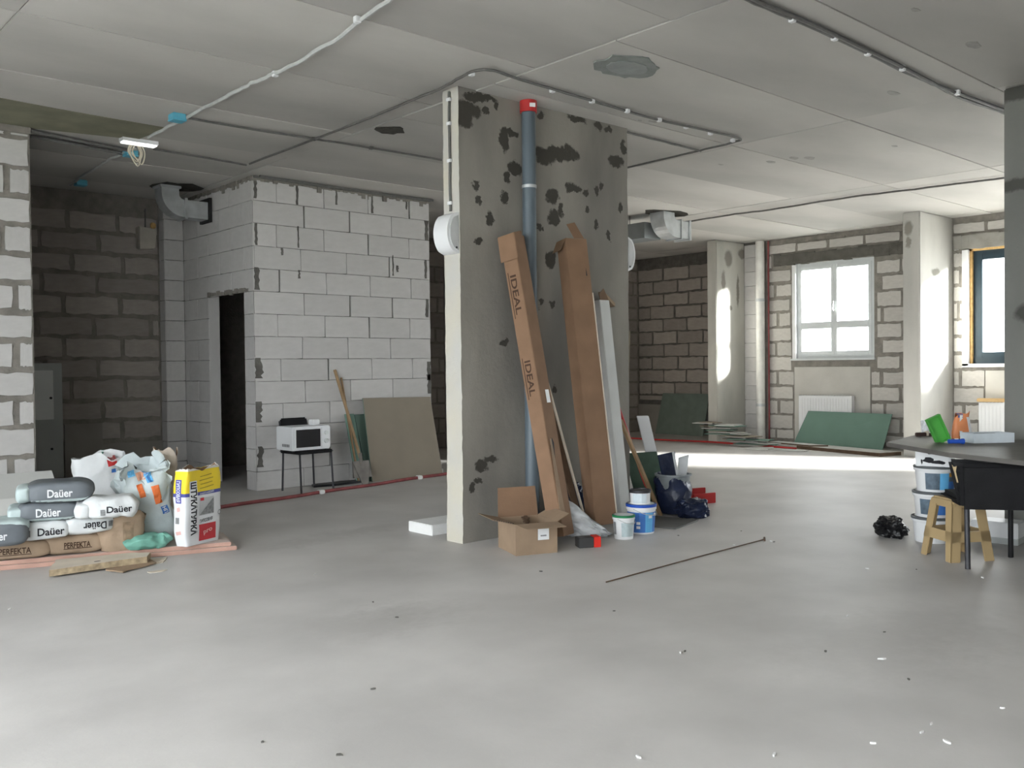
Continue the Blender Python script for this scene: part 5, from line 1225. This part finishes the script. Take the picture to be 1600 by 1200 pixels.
decal(sb, rect_geo(.03, .15, 4, 8), (.05, -.04, .09), (1, 0, 0), (-.15, 0, 1), (0, 1, 0), M_white, 'white_stripe', .004, W)
decal(sb, rect_geo(.035, .03, 4, 3), (-.02, -.04, .175), (1, 0, 0), (0, 0, 1), (0, 1, 0), M_bluep, 'blue_corner', .004, W)
c = on((1494, 694)); W = thing('blue_torch', 'dark blue cylindrical torch lying on the table', 'torch', (c.x, c.y, TZ), -.72)
b = MB(); b.lathe([(.016, -.055), (.016, .03), (.02, .04), (.02, .055)], 18, Matrix.Translation((0, 0, .02)) @ Matrix.Rotation(math.pi/2, 4, 'Y')); b.build('barrel', M_blue, W, smooth=True)
b = MB(); b.box(-.01, .015, -.005, .005, .034, .04); b.build('switch', M_white, W)
c = on((1540, 692)); W = thing('white_tray', 'white open box on the table beside the pillar', 'box', (c.x+.08, c.y+.02, TZ), -.60)
b = MB(); b.box(-.16, .16, -.08, .08, 0, .008); b.box(-.16, .16, -.08, -.074, .008, .07); b.box(-.16, .16, .074, .08, .008, .07); b.box(-.16, -.154, -.074, .074, .008, .07); b.box(.154, .16, -.074, .074, .008, .07); b.build('tray', mat('pale_blue_white', (.55, .60, .64), .5), W)
b = MB(); b.box(-.15, .10, -.07, .07, .008, .06); b.build('contents', M_dsteel, W)
c = on((1447, 678)); W = thing('clear_cup', 'clear plastic cup at the far left of the table', 'cup', (c.x, c.y, TZ))
b = MB(); b.lathe([(.035, 0), (.042, .11), (.043, .112)], 24, cap=False); b.lathe([(.035, 0), (.001, .002)], 24, cap=False); b.build('cup', M_film, W, smooth=True)
c = on((1440, 681)); W = thing('dark_pliers', 'small dark tool lying on the table by the clear cup', 'tool', (c.x, c.y-.03, TZ), -.5)
b = MB(); b.box(-.09, .03, -.012, .012, 0, .03); b.box(.03, .1, -.02, .02, 0, .022); b.build('tool_body', mat('brown_tool', (.07, .045, .04), .6), W, bevel=.005)
b = MB(); b.box(.0, .025, -.016, .016, .0, .04); b.build('pale_grip', M_cardtop, W, bevel=.004)

# ================================================================== FLOOR DEBRIS
rnd = random.Random(31)
for k, (u, v) in enumerate(((492, 898), (1355, 889), (1324, 963), (1567, 1107), (1364, 1162), (1210, 1180), (997, 1183), (1440, 1145), (1455, 1132), (1480, 1160), (1535, 903), (1147, 852), (15, 952), (1205, 846), (1378, 1030), (1063, 1020))):
    c = P(u, v); s = .5+rnd.random()*.5
    b = MB(); b.prism(jag(0, 0, .018*s, .006*s, 7, 60+k, .3), 0, .006)
    tag(b.build('plaster_chip', M_foam, loc=(c.x, c.y, 0), rotz=rnd.uniform(0, 3)), 'tiny pale plaster chip lying on the bare floor', 'chip', 'plaster chips on the floor')
for k, (u, v) in enumerate(((1209, 847), (1158, 830), (845, 893), (960, 955), (1290, 1018), (1420, 1062), (1432, 890), (583, 941), (620, 965), (583, 1077), (530, 1180), (410, 1160), (1060, 837), (1070, 1018), (1382, 988))):
    c = P(u, v); s = .5+rnd.random()*.6
    b = MB(); b.prism(jag(0, 0, .012*s, .007*s, 7, 90+k, .3), 0, .004)
    tag(b.build('dirt_crumb', M_mortard, loc=(c.x, c.y, 0), rotz=rnd.uniform(0, 3)), 'tiny dark crumb of dirt lying on the bare floor', 'crumb', 'dark crumbs on the floor')
